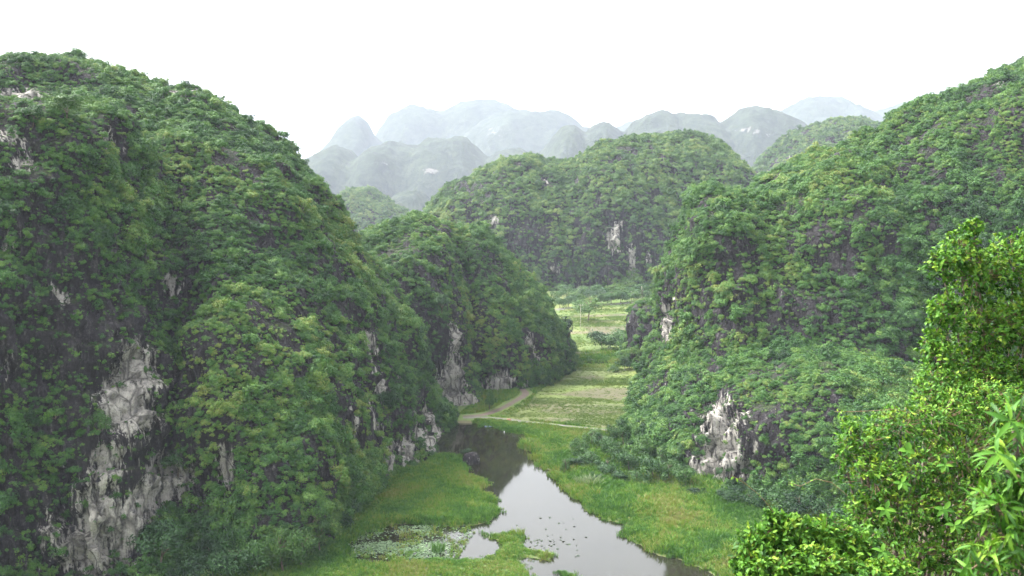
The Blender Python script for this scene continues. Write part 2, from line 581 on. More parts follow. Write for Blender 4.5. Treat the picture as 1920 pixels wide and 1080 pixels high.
def terrain(pt):
    """height and base colour of the valley floor at plan points"""
    p3 = np.column_stack([pt, np.zeros(len(pt))])
    wob = fbm(p3 * 0.20, 4, 3) * 2.3
    r = poly_sd(pt, RIVER) + wob
    for i in ISLES: r = np.minimum(r, -(poly_sd(pt, i) + wob * 0.6))
    z = np.clip(-r * 0.28, -1.2, 0.42) + 0.10 * fbm(p3 * 0.35, 3, 9) * (r < 0)
    pond = poly_sd(pt, POND)
    z = np.where(pond > 0, np.maximum(z, -0.35), z)
    c = np.tile(np.array([[0.075, 0.115, 0.030]]), (len(pt), 1))
    patch = sstep(-0.1, 0.4, fbm(p3 * 0.045, 4, 21))
    c = mixv(c, (0.13, 0.15, 0.04), patch * 0.7)
    f = sstep(-2.0, 2.5, poly_sd(pt, FIELD))
    lvl = fbm(p3 * np.array([0.03, 0.045, 1]), 4, 33) * 0.10 + 0.09
    z = z * (1 - f) + lvl * f
    c = mixv(c, (0.115, 0.155, 0.042), f)
    st = sstep(0.0, 0.35, fbm(p3 * np.array([0.02, 0.16, 1]), 3, 41))
    c = mixv(c, (0.085, 0.085, 0.05), f * st * 0.8)
    far = sstep(415, 470, pt[:, 1]) * (np.abs(pt[:, 0]) < 400)
    band = fbm(p3 * np.array([0.008, 0.055, 1]), 2, 52)
    c = mixv(c, (0.135, 0.15, 0.05), far * sstep(-0.1, 0.2, band))
    c = mixv(c, (0.11, 0.095, 0.065), far * sstep(0.25, 0.4, band) * 0.8)
    for po, dep in POOLS:
        s = poly_sd(pt, po) + wob * 0.5
        w = sstep(-1.5, 1.0, s)
        z = z * (1 - w) + (0.03 if po is not POOLS[4][0] else -0.1) * w
        c = mixv(c, (0.060, 0.058, 0.038), sstep(-3, 1.5, s) * 0.65)
    c = mixv(c, (0.11, 0.09, 0.06), sstep(0.12, -0.05, z) * 0.8)
    for ln, hw, hh in ((LINE_A, 2.0, 0.75), (LINE_B, 1.7, 0.75), (LINE_F, 3, 0.9), (LINE_D[0], 1.2, 0.7), (LINE_D[1], 1.5, 0.7)):
        m = (np.abs(pt[:, 0]) < 250) & (pt[:, 1] > 200) & (pt[:, 1] < 760)
        if m.any():
            d = line_d(pt[m], ln)
            w = sstep(hw + 3.0, hw + 0.6, d)
            z[m] = z[m] * (1 - w) + hh * w
    return z, c


def axis_pts(lo, hi, step, end_lo, end_hi, growth=1.18):
    a = list(np.arange(lo, hi + 1e-6, step))
    s = step
    while a[-1] < end_hi:
        s *= growth
        a.append(a[-1] + s)
    s = step
    while a[0] > end_lo:
        s *= growth
        a.insert(0, a[0] - s)
    return np.array(a)


gx = axis_pts(-75, 90, 0.75, -9000, 9000)
gy1 = np.arange(150, 400, 0.75)
gy2 = np.arange(400, 640, 1.6)
gy = np.concatenate([[-2000, -800, -300, -100, 20, 80, 110, 130, 142], gy1, gy2, axis_pts(640, 700, 4, 640, 9000, 1.2)])
XX, YY = np.meshgrid(gx, gy, indexing='ij')
pt = np.column_stack([XX.ravel(), YY.ravel()])
gz, gc = terrain(pt)
ni, nj = XX.shape
idx = np.arange(ni * nj).reshape(ni, nj)
faces = np.stack([idx[:-1, :-1], idx[1:, :-1], idx[1:, 1:], idx[:-1, 1:]], -1).reshape(-1, 4)
gme = mesh_np("ground", np.column_stack([pt, gz]), faces, True, M_GROUND)
cattr(gme, "gcol", gc)
tag(link("ground", gme), "flat green valley floor between the karst hills", kind="structure")

wme = mesh_np("river", np.array([[-320, 60, 0], [320, 60, 0], [320, 640, 0], [-320, 640, 0]], float), np.array([[0, 1, 2, 3]]), False, M_WATER)
tag(link("river", wme), "murky river and flooded hollows in the valley floor", kind="structure")


def strip(name, line, hw, mat, label, seed):
    t = np.gradient(line, axis=0)
    t /= np.linalg.norm(t, axis=1)[:, None]
    nrm = np.column_stack([-t[:, 1], t[:, 0]])
    vs = []
    ks = (-1, -0.5, 0, 0.5, 1)
    for k in ks:
        w = hw * k * (1 + 0.22 * vnoise(np.column_stack([line * 0.25, np.full(len(line), k * 3.7 + seed)]), seed))
        q = line + nrm * w[:, None]
        z, _ = terrain(q)
        vs.append(np.column_stack([q, z + 0.06 + 0.03 * (abs(k) == 0.5) * 0]))
    v = np.stack(vs, 1)
    n, m = v.shape[:2]
    ii = np.arange(n * m).reshape(n, m)
    f = np.stack([ii[:-1, :-1], ii[:-1, 1:], ii[1:, 1:], ii[1:, :-1]], -1).reshape(-1, 4)
    return tag(link(name, mesh_np(name, v.reshape(-1, 3), f, True, mat)), label, kind="structure")


strip("dirt_road", LINE_A, 1.15, M_ROAD, "reddish dirt track curving round the foot of the middle hill", 1)
strip("gravel_road", LINE_B, 1.15, M_ROADG, "pale gravel causeway between the river and the flooded field", 2)
strip("gravel_road", LINE_F, 3.0, M_ROADG, "pale far road along the foot of the rear hill", 3)
strip("footpath", LINE_D[0], 0.5, M_ROADG, "thin pale path on the far field dike", 4)
strip("footpath", LINE_D[1], 0.7, M_ROADG, "pale path on the bank beyond the flooded field", 5)


# ------------------------------------------------------------------ karst hills: implicit bodies, surface nets
def body(crest, p=2.0, q=2.0):
    """crest: (px, py, depth, front half-depth, rear half-depth); the ridge outline of one hill mass"""
    w = np.array([list(P(x, y, Y)) + [bf, bb] for x, y, Y, bf, bb in crest])
    o = np.argsort(w[:, 0], kind='stable')
    w = w[o]
    x = np.linspace(w[0, 0], w[-1, 0], 400)
    cols = [np.interp(x, w[:, 0], w[:, k]) for k in (1, 2, 3, 4)]
    k = max(3, int(400 * 0.018)) | 1
    ker = np.hanning(k + 2)[1:-1]
    ker /= ker.sum()
    cols = [np.convolve(np.pad(c, k // 2, mode='edge'), ker, 'valid') for c in cols]

    def h(X, Y):
        yc, z, bf, bb = [np.interp(X, x, c) for c in cols]
        over = np.maximum(x[0] - X, 0) + np.maximum(X - x[-1], 0)
        v = Y - yc
        t = np.abs(v) / np.where(v < 0, bf, bb)
        ins = np.clip(1 - np.clip(t, 0, 1) ** p, 0, 1) ** (1 / q)
        r = np.where(t <= 1, z * ins, -3.0 * (t - 1) * np.where(v < 0, bf, bb))
        return np.where(over > 0, np.minimum(r, -4.0 * over), r)
    return h


def smax(a, b, k):
    m = np.clip(0.5 + 0.5 * (a - b) / k, 0, 1)
    return b * (1 - m) + a * m + k * m * (1 - m)


def surface_nets(bodies, k, lo, hi, vox):
    """solid under the union of the bodies; plan warped so that no outline is a clean curve"""
    ax = [np.arange(lo[i], hi[i] + vox, vox) for i in range(3)]
    X, Y = np.meshgrid(ax[0], ax[1], indexing='ij')
    base = np.column_stack([X.ravel(), Y.ravel(), np.zeros(X.size)])
    wx = (fbm(base * 0.035, 3, 61) * 5).reshape(X.shape)
    wy = (fbm(base * 0.035, 3, 67) * 5).reshape(X.shape)
    fade = sstep(0, 40, np.abs(Y - (lo[1] + hi[1]) / 2) * 0 + 40)
    h = None
    for b in bodies:
        hb = b(X + wx * 0.5 * fade, Y + wy)
        h = hb if h is None else smax(h, hb, k)
    F = ax[2][None, None, :] - h[:, :, None]
    S = F < 0
    nx, ny, nz = F.shape
    c = [S[i:nx - 1 + i, j:ny - 1 + j, l:nz - 1 + l] for i in (0, 1) for j in (0, 1) for l in (0, 1)]
    tot = sum(a.astype(np.int8) for a in c)
    act = (tot > 0) & (tot < 8)
    ci = np.argwhere(act)
    acc = np.zeros((len(ci), 3))
    cnt = np.zeros(len(ci))
    corners = [(i, j, l) for i in (0, 1) for j in (0, 1) for l in (0, 1)]
    for a in corners:
        for d in range(3):
            if a[d] == 1: continue
            b = list(a); b[d] = 1
            fa = F[ci[:, 0] + a[0], ci[:, 1] + a[1], ci[:, 2] + a[2]]
            fb = F[ci[:, 0] + b[0], ci[:, 1] + b[1], ci[:, 2] + b[2]]
            m = (fa < 0) != (fb < 0)
            t = np.where(m, fa / np.where(fa - fb == 0, 1, fa - fb), 0)
            pos = np.array(a, float)[None] + np.zeros((len(ci), 3))
            pos[:, d] = t
            acc[m] += pos[m]
            cnt[m] += 1
    V = (ci + acc / cnt[:, None]) * vox + np.array([a[0] for a in ax])
    vid = -np.ones(act.shape, np.int64)
    vid[tuple(ci.T)] = np.arange(len(ci))
    Q = []
    for d in range(3):
        e1, e2 = (d + 1) % 3, (d + 2) % 3
        sl0 = [slice(None)] * 3; sl1 = [slice(None)] * 3
        sl0[d] = slice(0, -1); sl1[d] = slice(1, None)
        s0, s1 = S[tuple(sl0)], S[tuple(sl1)]
        cr = np.argwhere(s0 != s1)
        ok = (cr[:, e1] > 0) & (cr[:, e2] > 0) & (cr[:, e1] < F.shape[e1] - 1) & (cr[:, e2] < F.shape[e2] - 1)
        cr = cr[ok]
        fl = s0[tuple(cr.T)]
        def cell(o1, o2):
            q = cr.copy(); q[:, e1] -= o1; q[:, e2] -= o2
            return vid[tuple(q.T)]
        quad = np.stack([cell(1, 1), cell(0, 1), cell(0, 0), cell(1, 0)], 1)
        quad[~fl] = quad[~fl][:, ::-1]
        Q.append(quad)
    return V, np.concatenate(Q)


def normals_of(V, Q):
    n = np.cross(V[Q[:, 2]] - V[Q[:, 0]], V[Q[:, 3]] - V[Q[:, 1]])
    vn = np.zeros_like(V)
    for k in range(4): np.add.at(vn, Q[:, k], n)
    return vn / (np.linalg.norm(vn, axis=1)[:, None] + 1e-9)


HILLS = {}


def make_hill(key, label, bodies, lo, hi, vox, k=8.0, amp=1.0, pale=(), bare=(), mat=None, seed=1):
    V, Q = surface_nets(bodies, k, lo, hi, vox)
    n = normals_of(V, Q)
    bvh0 = BVHTree.FromPolygons([tuple(v) for v in V], [tuple(q) for q in Q])
    rock = np.zeros(len(V))
    thin = np.zeros(len(V))

    def stamp(out, lst, grow):
        for (px, py, rx, ry, s) in lst:
            d = Vector(ray(px, py)).normalized()
            hit = bvh0.ray_cast(Vector((0, 0, EYE)), d)
            if hit[0] is None: continue
            D = hit[3]
            c = np.array(hit[0])
            ex, ez = grow * rx * D / FPX, grow * ry * D / FPX
            dv = V - c
            m = np.exp(-1.1 * (((dv[:, 0] ** 2) + (dv[:, 1] * 0.7) ** 2) / ex ** 2 + dv[:, 2] ** 2 / ez ** 2))
            np.maximum(out, m * s, out=out)
    stamp(rock, pale, 1.3)
    stamp(thin, bare, 1.05)
    # relief: buttresses, vertical flutes, ledges, and deeper folds in the broken pale faces
    steep = sstep(0.85, 0.4, n[:, 2])
    d = 5.0 * amp * fbm(V * 0.032, 3, seed) + 2.8 * amp * fbm(V * np.array([0.10, 0.10, 0.05]), 3, seed + 5)
    flute = 1 - 2 * np.abs(vnoise(V * np.array([0.30, 0.30, 0.045]), seed + 9))
    d += steep * amp * (0.9 * flute + 0.7 * fbm(V * np.array([0.5, 0.5, 0.22]), 3, seed + 13))
    r = np.clip(rock + thin * 0.6, 0, 1)
    lowf = fbm(V * 0.06, 3, seed + 23)
    pillar = np.mod((V[:, 0] * 0.8 + V[:, 1] * 0.6) * 0.13 + 1.3 * lowf + 0.25 * fbm(V * np.array([.4, .4, .06]), 2, seed + 25), 1.0)
    ledge = np.mod(V[:, 2] * 0.10 + 1.1 * fbm(V * np.array([0.05, 0.05, 0.02]), 2, seed + 27), 1.0)
    d += steep * amp * ((pillar - .5) * (1.2 + 1.8 * r) + (ledge - .5) * (1.2 + 1.2 * r))
    cell = vnoise(np.floor(V * np.array([.42, .42, .2]) + 0.8 * fbm(V * 0.3, 2, seed + 29)[:, None]) * 7.13 + .5, seed + 31)
    d += steep * amp * cell * (0.35 + 0.8 * r)
    fold = 1 - 2 * np.abs(fbm(V * np.array([0.19, 0.19, 0.06]) + fbm(V * 0.08, 2, seed)[:, None] * 1.2, 3, seed + 17) * 1.6)
    d += r * amp * (1.6 * fold - 1.8 + 0.8 * fbm(V * np.array([0.45, 0.45, 0.3]), 2, seed + 19))
    d *= sstep(-2.0, 6.0, V[:, 2]) * 0.75 + 0.25
    V = V + n * d[:, None]
    me = mesh_np("karst_hill", V, Q, False, mat or M_ROCK)
    fattr(me, "pale", rock)
    o = tag(link("karst_hill", me), label, kind="structure")
    HILLS[key] = dict(V=V, Q=Q, rock=rock, thin=thin, obj=o)
    return o


A1 = body([(-420, 150, 290, 120, 90), (-200, 134, 290, 125, 90), (0, 133, 292, 120, 90), (140, 132, 292, 112, 90), (290, 158, 292, 105, 85), (400, 184, 292, 98, 80),
           (500, 242, 292, 96, 75), (560, 300, 292, 112, 65), (600, 352, 291, 116, 60), (655, 440, 290, 116, 52), (700, 512, 288, 108, 45), (725, 556, 288, 98, 42),
           (748, 598, 287, 72, 38), (790, 690, 285, 46, 32), (815, 745, 283, 36, 26), (830, 770, 281, 30, 20), (838, 830, 280, 22, 16), (842, 900, 279, 10, 8)], 2.0, 1.75)
A2 = body([(-420, 260, 214, 60, 70), (-150, 208, 214, 60, 70), (20, 196, 215, 60, 70), (120, 194, 216, 58, 65), (215, 222, 218, 55, 60), (268, 318, 220, 52, 55),
           (320, 450, 222, 54, 50), (370, 600, 224, 60, 42), (430, 770, 226, 62, 34), (500, 900, 228, 62, 26), (550, 980, 228, 56, 20), (590, 1060, 228, 40, 10)], 2.2, 1.7)
B1 = body([(560, 640, 362, 30, 30), (640, 500, 362, 45, 40), (690, 445, 362, 52, 45), (740, 425, 362, 55, 45), (795, 412, 362, 56, 45), (840, 425, 362, 54, 42), (868, 480, 360, 48, 38),
           (880, 580, 356, 44, 30), (900, 690, 352, 36, 24), (912, 770, 350, 20, 14), (918, 800, 350, 8, 8)], 2.4, 1.9)
B2 = body([(800, 520, 392, 50, 40), (850, 445, 392, 56, 42), (905, 428, 392, 58, 42), (945, 470, 392, 56, 40), (985, 512, 393, 52, 38), (1020, 560, 394, 46, 34),
           (1045, 600, 396, 40, 30), (1068, 640, 400, 30, 24), (1080, 680, 402, 14, 14), (1084, 720, 402, 6, 6)], 2.2, 1.9)
C1 = body([(760, 520, 760, 33, 44), (800, 395, 760, 77, 66), (835, 352, 760, 88, 66), (880, 330, 760, 93, 66), (940, 304, 760, 93, 66), (1000, 296, 760, 93, 66), (1040, 306, 760, 94, 66), (1075, 300, 762, 96, 68),
           (1130, 272, 765, 101, 77), (1200, 258, 770, 104, 77), (1300, 258, 770, 104, 77), (1345, 270, 770, 101, 77), (1380, 302, 770, 99, 71),
           (1405, 345, 770, 90, 66), (1450, 430, 770, 77, 60), (1520, 560, 770, 33, 33)], 2.2, 1.9)
C2 = body([(810, 560, 720, 22, 33), (850, 470, 720, 44, 44), (900, 420, 720, 49, 49), (960, 385, 722, 55, 49), (1010, 370, 725, 57, 55), (1060, 400, 725, 55, 55), (1110, 460, 725, 46, 44), (1150, 560, 725, 22, 22)], 2.2, 1.9)
D1 = body([(1340, 470, 1250, 54, 67), (1395, 360, 1250, 108, 94), (1440, 292, 1250, 128, 108), (1500, 244, 1250, 135, 108), (1555, 228, 1250, 141, 108), (1620, 226, 1250, 141, 108), (1670, 245, 1250, 135, 108),
           (1740, 300, 1250, 108, 94), (1820, 420, 1250, 54, 67)], 2.2, 1.9)
E1 = body([(1204, 790, 312, 8, 5), (1216, 720, 312, 20, 6), (1238, 640, 312, 34, 8), (1260, 560, 312, 44, 10), (1270, 452, 312, 54, 12), (1282, 348, 312, 60, 16), (1310, 342, 312, 64, 24), (1390, 362, 313, 66, 42), (1440, 352, 314, 68, 58),
           (1490, 318, 316, 72, 60), (1530, 290, 318, 74, 62), (1600, 288, 320, 78, 64), (1640, 258, 322, 82, 68), (1700, 212, 324, 86, 72), (1780, 172, 326, 90, 76),
           (1860, 138, 328, 95, 80), (1940, 112, 330, 98, 85), (2060, 92, 330, 100, 85), (2200, 150, 330, 95, 85), (2400, 400, 330, 60, 60), (2500, 700, 330, 30, 30)], 2.2, 1.8)
E3 = body([(1145, 880, 268, 8, 10), (1182, 810, 272, 16, 16), (1216, 745, 276, 24, 24), (1260, 690, 278, 44, 30), (1340, 612, 284, 66, 34), (1440, 590, 286, 77, 34), (1560, 610, 288, 84, 34), (1700, 660, 290, 82, 30), (1850, 740, 290, 76, 30), (2000, 900, 290, 46, 10)], 3.0, 2.1)
E2 = body([(1170, 720, 398, 5, 5), (1176, 640, 398, 9, 10), (1184, 580, 398, 13, 14), (1205, 568, 398, 16, 16), (1240, 560, 400, 20, 20), (1300, 560, 402, 24, 24), (1380, 640, 402, 20, 20)], 2.6, 2.2)

PALE_A = [(255, 690, 26, 45, .95), (235, 760, 34, 55, 1.0), (325, 780, 20, 34, .8), (200, 870, 22, 36, .85), (175, 950, 32, 40, .9), (285, 930, 42, 30, .95), (310, 895, 30, 40, .9),
          (160, 1030, 46, 50, 1.0), (245, 1020, 16, 40, .95), (235, 975, 40, 30, .9), (415, 880, 18, 42, .75), (130, 550, 16, 22, .65), (325, 525, 14, 24, .6), (90, 1000, 16, 40, .5),
          (688, 645, 14, 36, 1.0), (702, 715, 20, 28, 1.0), (728, 850, 26, 40, 1.0), (652, 800, 9, 50, .8), (800, 820, 22, 44, .85), (826, 790, 16, 80, 1.0), (832, 830, 14, 40, 1.0), (690, 780, 10, 40, .7), (770, 850, 16, 36, .8), (745, 720, 10, 40, .6),
          (25, 165, 40, 14, .7), (20, 262, 24, 16, .6), (205, 262, 24, 16, .65), (45, 300, 18, 22, .6), (8, 450, 12, 26, .6), (345, 175, 50, 10, .45), (15, 690, 8, 30, .5)]
BARE_A = [(130, 640, 190, 110, .75), (320, 560, 70, 60, .8), (310, 460, 50, 40, .6), (200, 260, 60, 24, .7), (60, 330, 60, 60, .6), (30, 210, 70, 40, .7), (230, 850, 150, 130, .85), (160, 1020, 110, 70, .9),
          (420, 880, 34, 60, .8), (400, 170, 60, 12, .5), (370, 720, 30, 50, .6), (520, 450, 60, 40, .35), (560, 560, 60, 40, .4), (695, 690, 44, 100, .9), (735, 850, 50, 60, .9), (815, 790, 44, 90, 1.0), (770, 700, 30, 70, .6), (650, 800, 12, 70, .6), (790, 840, 30, 60, .7), (600, 370, 30, 20, .4)]
PALE_B = [(855, 640, 12, 46, 1.0), (862, 720, 22, 70, 1.0), (848, 750, 24, 50, 1.0), (885, 760, 12, 30, .8), (940, 720, 22, 22, .9), (905, 745, 8, 26, .7), (998, 645, 8, 30, .9), (1008, 665, 6, 20, .6), (837, 620, 6, 30, .7), (985, 720, 9, 12, .6)]
BARE_B = [(860, 710, 26, 90, .95), (930, 725, 40, 30, .9), (998, 650, 14, 40, .8), (740, 470, 50, 30, .8), (830, 425, 30, 20, .6), (930, 440, 40, 26, .75), (720, 550, 40, 40, .5), (970, 500, 20, 30, .4), (830, 500, 50, 30, .5), (760, 620, 40, 40, .3)]
PALE_C = [(1150, 450, 10, 30, .75), (1184, 490, 7, 40, .75), (928, 415, 10, 10, .8), (1040, 505, 14, 12, .5), (1095, 545, 20, 10, .8), (1065, 552, 8, 8, .6), (1025, 335, 10, 8, .5), (1160, 425, 14, 14, .5), (1215, 480, 6, 14, .5)]
BARE_C = [(1150, 450, 50, 60, .6), (1100, 540, 60, 20, .7), (985, 440, 40, 40, .6), (890, 350, 40, 20, .5), (1240, 490, 50, 40, .4)]
PALE_E = [(1335, 770, 26, 40, .95), (1350, 830, 42, 84, .7), (1325, 890, 28, 44, .9), (1390, 850, 24, 64, .6), (1255, 605, 24, 28, .95), (1283, 545, 9, 18, .8), (1240, 630, 14, 16, .7), (1340, 790, 20, 44, 1.0), (1330, 870, 22, 44, .95), (1375, 850, 14, 50, .8), (1395, 790, 16, 40, .55), (1240, 725, 6, 22, .6), (1272, 735, 7, 18, .5), (1335, 915, 18, 12, .9), (1420, 840, 8, 30, .5), (1880, 160, 10, 8, .5), (1460, 720, 10, 20, .3)]
BARE_E = [(1360, 830, 64, 100, 1.0), (1262, 600, 34, 34, .85), (1296, 440, 16, 30, .7), (1285, 520, 14, 26, .5), (1450, 690, 30, 40, .5), (1560, 760, 30, 24, .5), (1650, 480, 30, 30, .3), (1700, 330, 40, 30, .3),
          (1560, 440, 30, 24, .5), (1600, 640, 40, 30, .4), (1480, 430, 24, 20, .4), (1860, 170, 40, 20, .5)]

make_hill("A", "tall rounded karst hill on the left with broken pale cliffs", [A1, A2], (-215, 130, -4), (-8, 392, 128), 0.95, 3.5, 1.0, PALE_A, BARE_A, seed=1)
make_hill("B", "twin topped karst hill in the middle beside the dirt track", [B1, B2], (-95, 285, -4), (36, 446, 78), 1.0, 4, 0.85, PALE_B, BARE_B, seed=41)
make_hill("E", "long wooded karst hill rising to the right edge", [E1, E3], (18, 205, -4), (300, 425, 132), 1.15, 4, 1.0, PALE_E, BARE_E, seed=81)
make_hill("E2", "small dark rock knob behind the right hill's foot", [E2], (38, 370, -4), (100, 430, 30), 1.2, 5, 0.6, [(1180, 605, 5, 8, .7)], [(1182, 620, 8, 50, .9)], seed=101)
make_hill("C", "broad hazy green karst hill behind the far fields", [C1, C2], (-102, 630, -4), (262, 866, 142), 2.1, 8, 1.3, PALE_C, BARE_C, M_ROCK_MID, seed=121)
make_hill("D", "hazy domed karst hill behind the right hill's slope", [D1], (220, 1090, -4), (620, 1380, 180), 4.0, 8, 1.5, [(1480, 300, 8, 10, .5)], [], M_ROCK_MID, seed=141)

F1 = body([(590, 470, 1350, 40, 40), (625, 380, 1350, 74, 67), (655, 358, 1350, 83, 67), (690, 358, 1350, 86, 67), (730, 378, 1350, 81, 67), (770, 405, 1350, 67, 60), (830, 470, 1350, 40, 40)], 2.0, 1.8)
make_hill("F", "small hazy green hill between the left hill and the middle hill", [F1], (-310, 1240, -4), (-60, 1440, 100), 4.0, 8, 1.5, [(700, 436, 30, 4, .7)], [], M_ROCK_MID, seed=161)


def mountain(label, crest, p=2.0, q=1.6, step=9.0, amp=1.0, pale=(), seed=0):
    b = body(crest, p, q)
    w = np.array([P(x, y, Y) for x, y, Y, *_ in crest])
    bf, bb = max(c[3] for c in crest), max(c[4] for c in crest)
    u = w[:, 1].mean() / 1900.0         # relief grows with the size of the mountain
    step = step * (w[:, 1].mean() / (240.0 * step)) if step else 8.0
    xs = np.arange(w[:, 0].min() - 5, w[:, 0].max() + 5, step)
    ys = np.arange(w[:, 1].min() - bf, w[:, 1].max() + bb, step)
    X, Y = np.meshgrid(xs, ys, indexing='ij')
    p3 = np.column_stack([X.ravel(), Y.ravel(), np.zeros(X.size)])
    wx = fbm(p3 * 0.008 / u, 4, seed) * 28 * amp * u
    wy = fbm(p3 * 0.008 / u, 4, seed + 7) * 40 * amp * u
    h = b(p3[:, 0] + wx * 0.4, p3[:, 1] + wy)
    h = np.where(h > 0, h, np.maximum(h, -3))
    g = sstep(0, 30, h)
    rid = (1 - 2 * np.abs(vnoise(p3 * 0.02 / u, seed + 11))) * 1.1
    h = h + g * amp * u * (7 * fbm(p3 * 0.016 / u, 4, seed + 3) + 3.5 * rid) + g * amp * 9.0 * u ** .5 * fbm(p3 * 0.06 / u ** .5, 5, seed + 5, .65)
    V = np.column_stack([p3[:, :2], h])
    ni, nj = X.shape
    ii = np.arange(ni * nj).reshape(ni, nj)
    Q = np.stack([ii[:-1, :-1], ii[1:, :-1], ii[1:, 1:], ii[:-1, 1:]], -1).reshape(-1, 4)
    me = mesh_np("mountain", V, Q, True, M_MOUNT)
    rk = np.zeros(len(V))
    pr = proj(V)
    dcrest = np.array([np.interp(x, np.sort(w[:, 0]), w[np.argsort(w[:, 0]), 1]) for x in V[:, 0]])
    for (px, py, rx, ry, s) in pale:
        c = P(px, py, w[:, 1].mean() - bf * 0.6)
        sx, sz = rx * c[1] / FPX, ry * c[1] / FPX
        m = np.exp(-((V[:, 0] - c[0]) ** 2 / sx ** 2 + (V[:, 2] - c[2]) ** 2 / sz ** 2)) * (V[:, 1] < dcrest)
        rk = np.maximum(rk, m * s)
    fattr(me, "pale", rk)
    return tag(link("mountain", me), label, kind="structure")


def M_(pts, Y, bf, bb): return [(x, y, Y, bf * k, bb * k) for x, y, k in pts]


mountain("small hazy mound behind the left hill's shoulder", M_([(570, 420, .4), (610, 345, .8), (645, 325, 1), (680, 318, 1), (705, 345, .9), (725, 385, .6), (745, 440, .3)], 3000, 240, 220), step=6, seed=5)
mountain("low hazy knoll just left of the broad green hill", M_([(715, 430, .3), (740, 372, .8), (765, 361, 1), (790, 365, 1), (820, 392, .8), (860, 440, .3)], 2300, 120, 120), step=6, seed=9)
mountain("pale blue ridge of several domes in the left distance", M_([(520, 420, .3), (560, 330, .7), (590, 292, .9), (625, 278, 1), (650, 282, .9), (668, 300, .85), (690, 278, 1), (720, 266, 1), (750, 272, .9), (775, 276, .9), (800, 262, 1), (830, 258, 1), (868, 260, 1),
                                                     (895, 285, .9), (915, 298, .8), (935, 284, .85), (975, 282, .8), (1000, 290, .8), (1060, 330, .6), (1130, 400, .3)], 3000, 310, 290), step=8,
         pale=[(810, 320, 18, 7, .8), (720, 306, 26, 5, .6), (765, 357, 10, 4, .8), (640, 306, 20, 5, .4), (885, 290, 8, 4, .5)], seed=13)
mountain("hazy ridge with two small peaks behind the broad green hill", M_([(960, 400, .3), (1000, 300, .7), (1030, 262, .9), (1050, 240, 1), (1068, 238, 1), (1090, 256, .9), (1108, 240, .9), (1130, 230, 1), (1150, 240, .9), (1168, 252, .85), (1190, 232, .95), (1215, 216, 1), (1245, 212, 1), (1270, 220, .95),
                                                     (1300, 216, 1), (1325, 218, .95), (1345, 236, .9), (1365, 222, .9), (1385, 208, 1), (1420, 206, 1), (1455, 210, 1), (1480, 222, .95), (1520, 245, .8), (1600, 320, .5), (1680, 400, .3)], 3000, 330, 310), step=7,
         pale=[(1405, 245, 22, 6, .8), (1440, 252, 8, 5, .7)], seed=17)
mountain("steep pale cone shaped peak in the far left haze", M_([(500, 400, .4), (560, 320, .7), (600, 290, .8), (630, 262, .9), (655, 230, 1), (675, 222, 1), (690, 232, .95), (703, 258, .8), (730, 280, .7), (770, 350, .4)], 4300, 400, 380), step=14, seed=21)
mountain("highest pale mountain massif in the far centre haze", M_([(650, 400, .3), (700, 285, .7), (718, 250, .8), (740, 222, .9), (775, 204, 1), (800, 204, 1), (830, 210, .95), (850, 206, .95), (870, 192, 1), (910, 189, 1), (945, 192, 1), (970, 207, .95), (1010, 230, .8), (1080, 300, .5), (1150, 400, .3)], 4800, 480, 480), step=16, seed=25)
mountain("pale mountain with a quarried face in the far haze", M_([(820, 400, .3), (870, 250, .8), (910, 226, .9), (960, 212, 1), (1000, 212, 1), (1040, 208, 1), (1070, 220, .95), (1095, 238, .9), (1130, 250, .8), (1180, 290, .6), (1260, 400, .3)], 4400, 470, 450), step=13,
         pale=[(930, 245, 60, 16, .4), (905, 275, 30, 8, .35)], seed=29)
mountain("pale flat topped mountain in the far right haze", M_([(1380, 400, .3), (1440, 230, .8), (1475, 200, .9), (1510, 184, 1), (1550, 182, 1), (1590, 186, 1), (1620, 202, .95), (1645, 214, .9), (1670, 204, .9), (1700, 190, 1), (1730, 184, 1), (1800, 200, .9), (1900, 300, .5), (2000, 400, .3)], 4500, 430, 410), step=14, seed=33)
mountain("faint low hill between the hazy ridge peaks", M_([(1120, 400, .3), (1150, 240, .9), (1180, 228, 1), (1210, 236, .9), (1290, 400, .3)], 4700, 290, 270), step=14, seed=37)


# ------------------------------------------------------------------ the viewpoint's own hill, under the near plants
def view_h(x, y):
    yy = np.maximum(y, 0)
    h = 68.3 - 0.34 * np.minimum(yy, 15) - 1.5 * np.maximum(yy - 15, 0)
    h = h - 1.25 * np.maximum(0, 0.22 * yy + 0.25 - x - np.where(y < 1.5, 1.6, 0)) - 1.3 * np.maximum(0, -6 - y) - 0.9 * np.maximum(0, x - 16)
    return h


vx = np.concatenate([np.arange(-90, -8, 3.0), np.arange(-8, 24, 0.4), np.arange(24, 120, 3.0)])
vy = np.concatenate([np.arange(-90, -10, 3.0), np.arange(-10, 28, 0.4), np.arange(28, 90, 2.0)])
X, Y = np.meshgrid(vx, vy, indexing='ij')
p3 = np.column_stack([X.ravel(), Y.ravel(), np.zeros(X.size)])
hz = view_h(p3[:, 0], p3[:, 1]) + 0.35 * fbm(p3 * 0.5, 4, 77) - 0.2
hz = np.maximum(hz, -2.5)
ni, nj = X.shape
ii = np.arange(ni * nj).reshape(ni, nj)
Q = np.stack([ii[:-1, :-1], ii[1:, :-1], ii[1:, 1:], ii[:-1, 1:]], -1).reshape(-1, 4)
me = mesh_np("karst_hill", np.column_stack([p3[:, :2], hz]), Q, True, M_ROCK)
fattr(me, "pale", np.zeros(len(p3)))
tag(link("karst_hill", me), "near slope hidden under the bright green bushes at lower right", kind="structure")


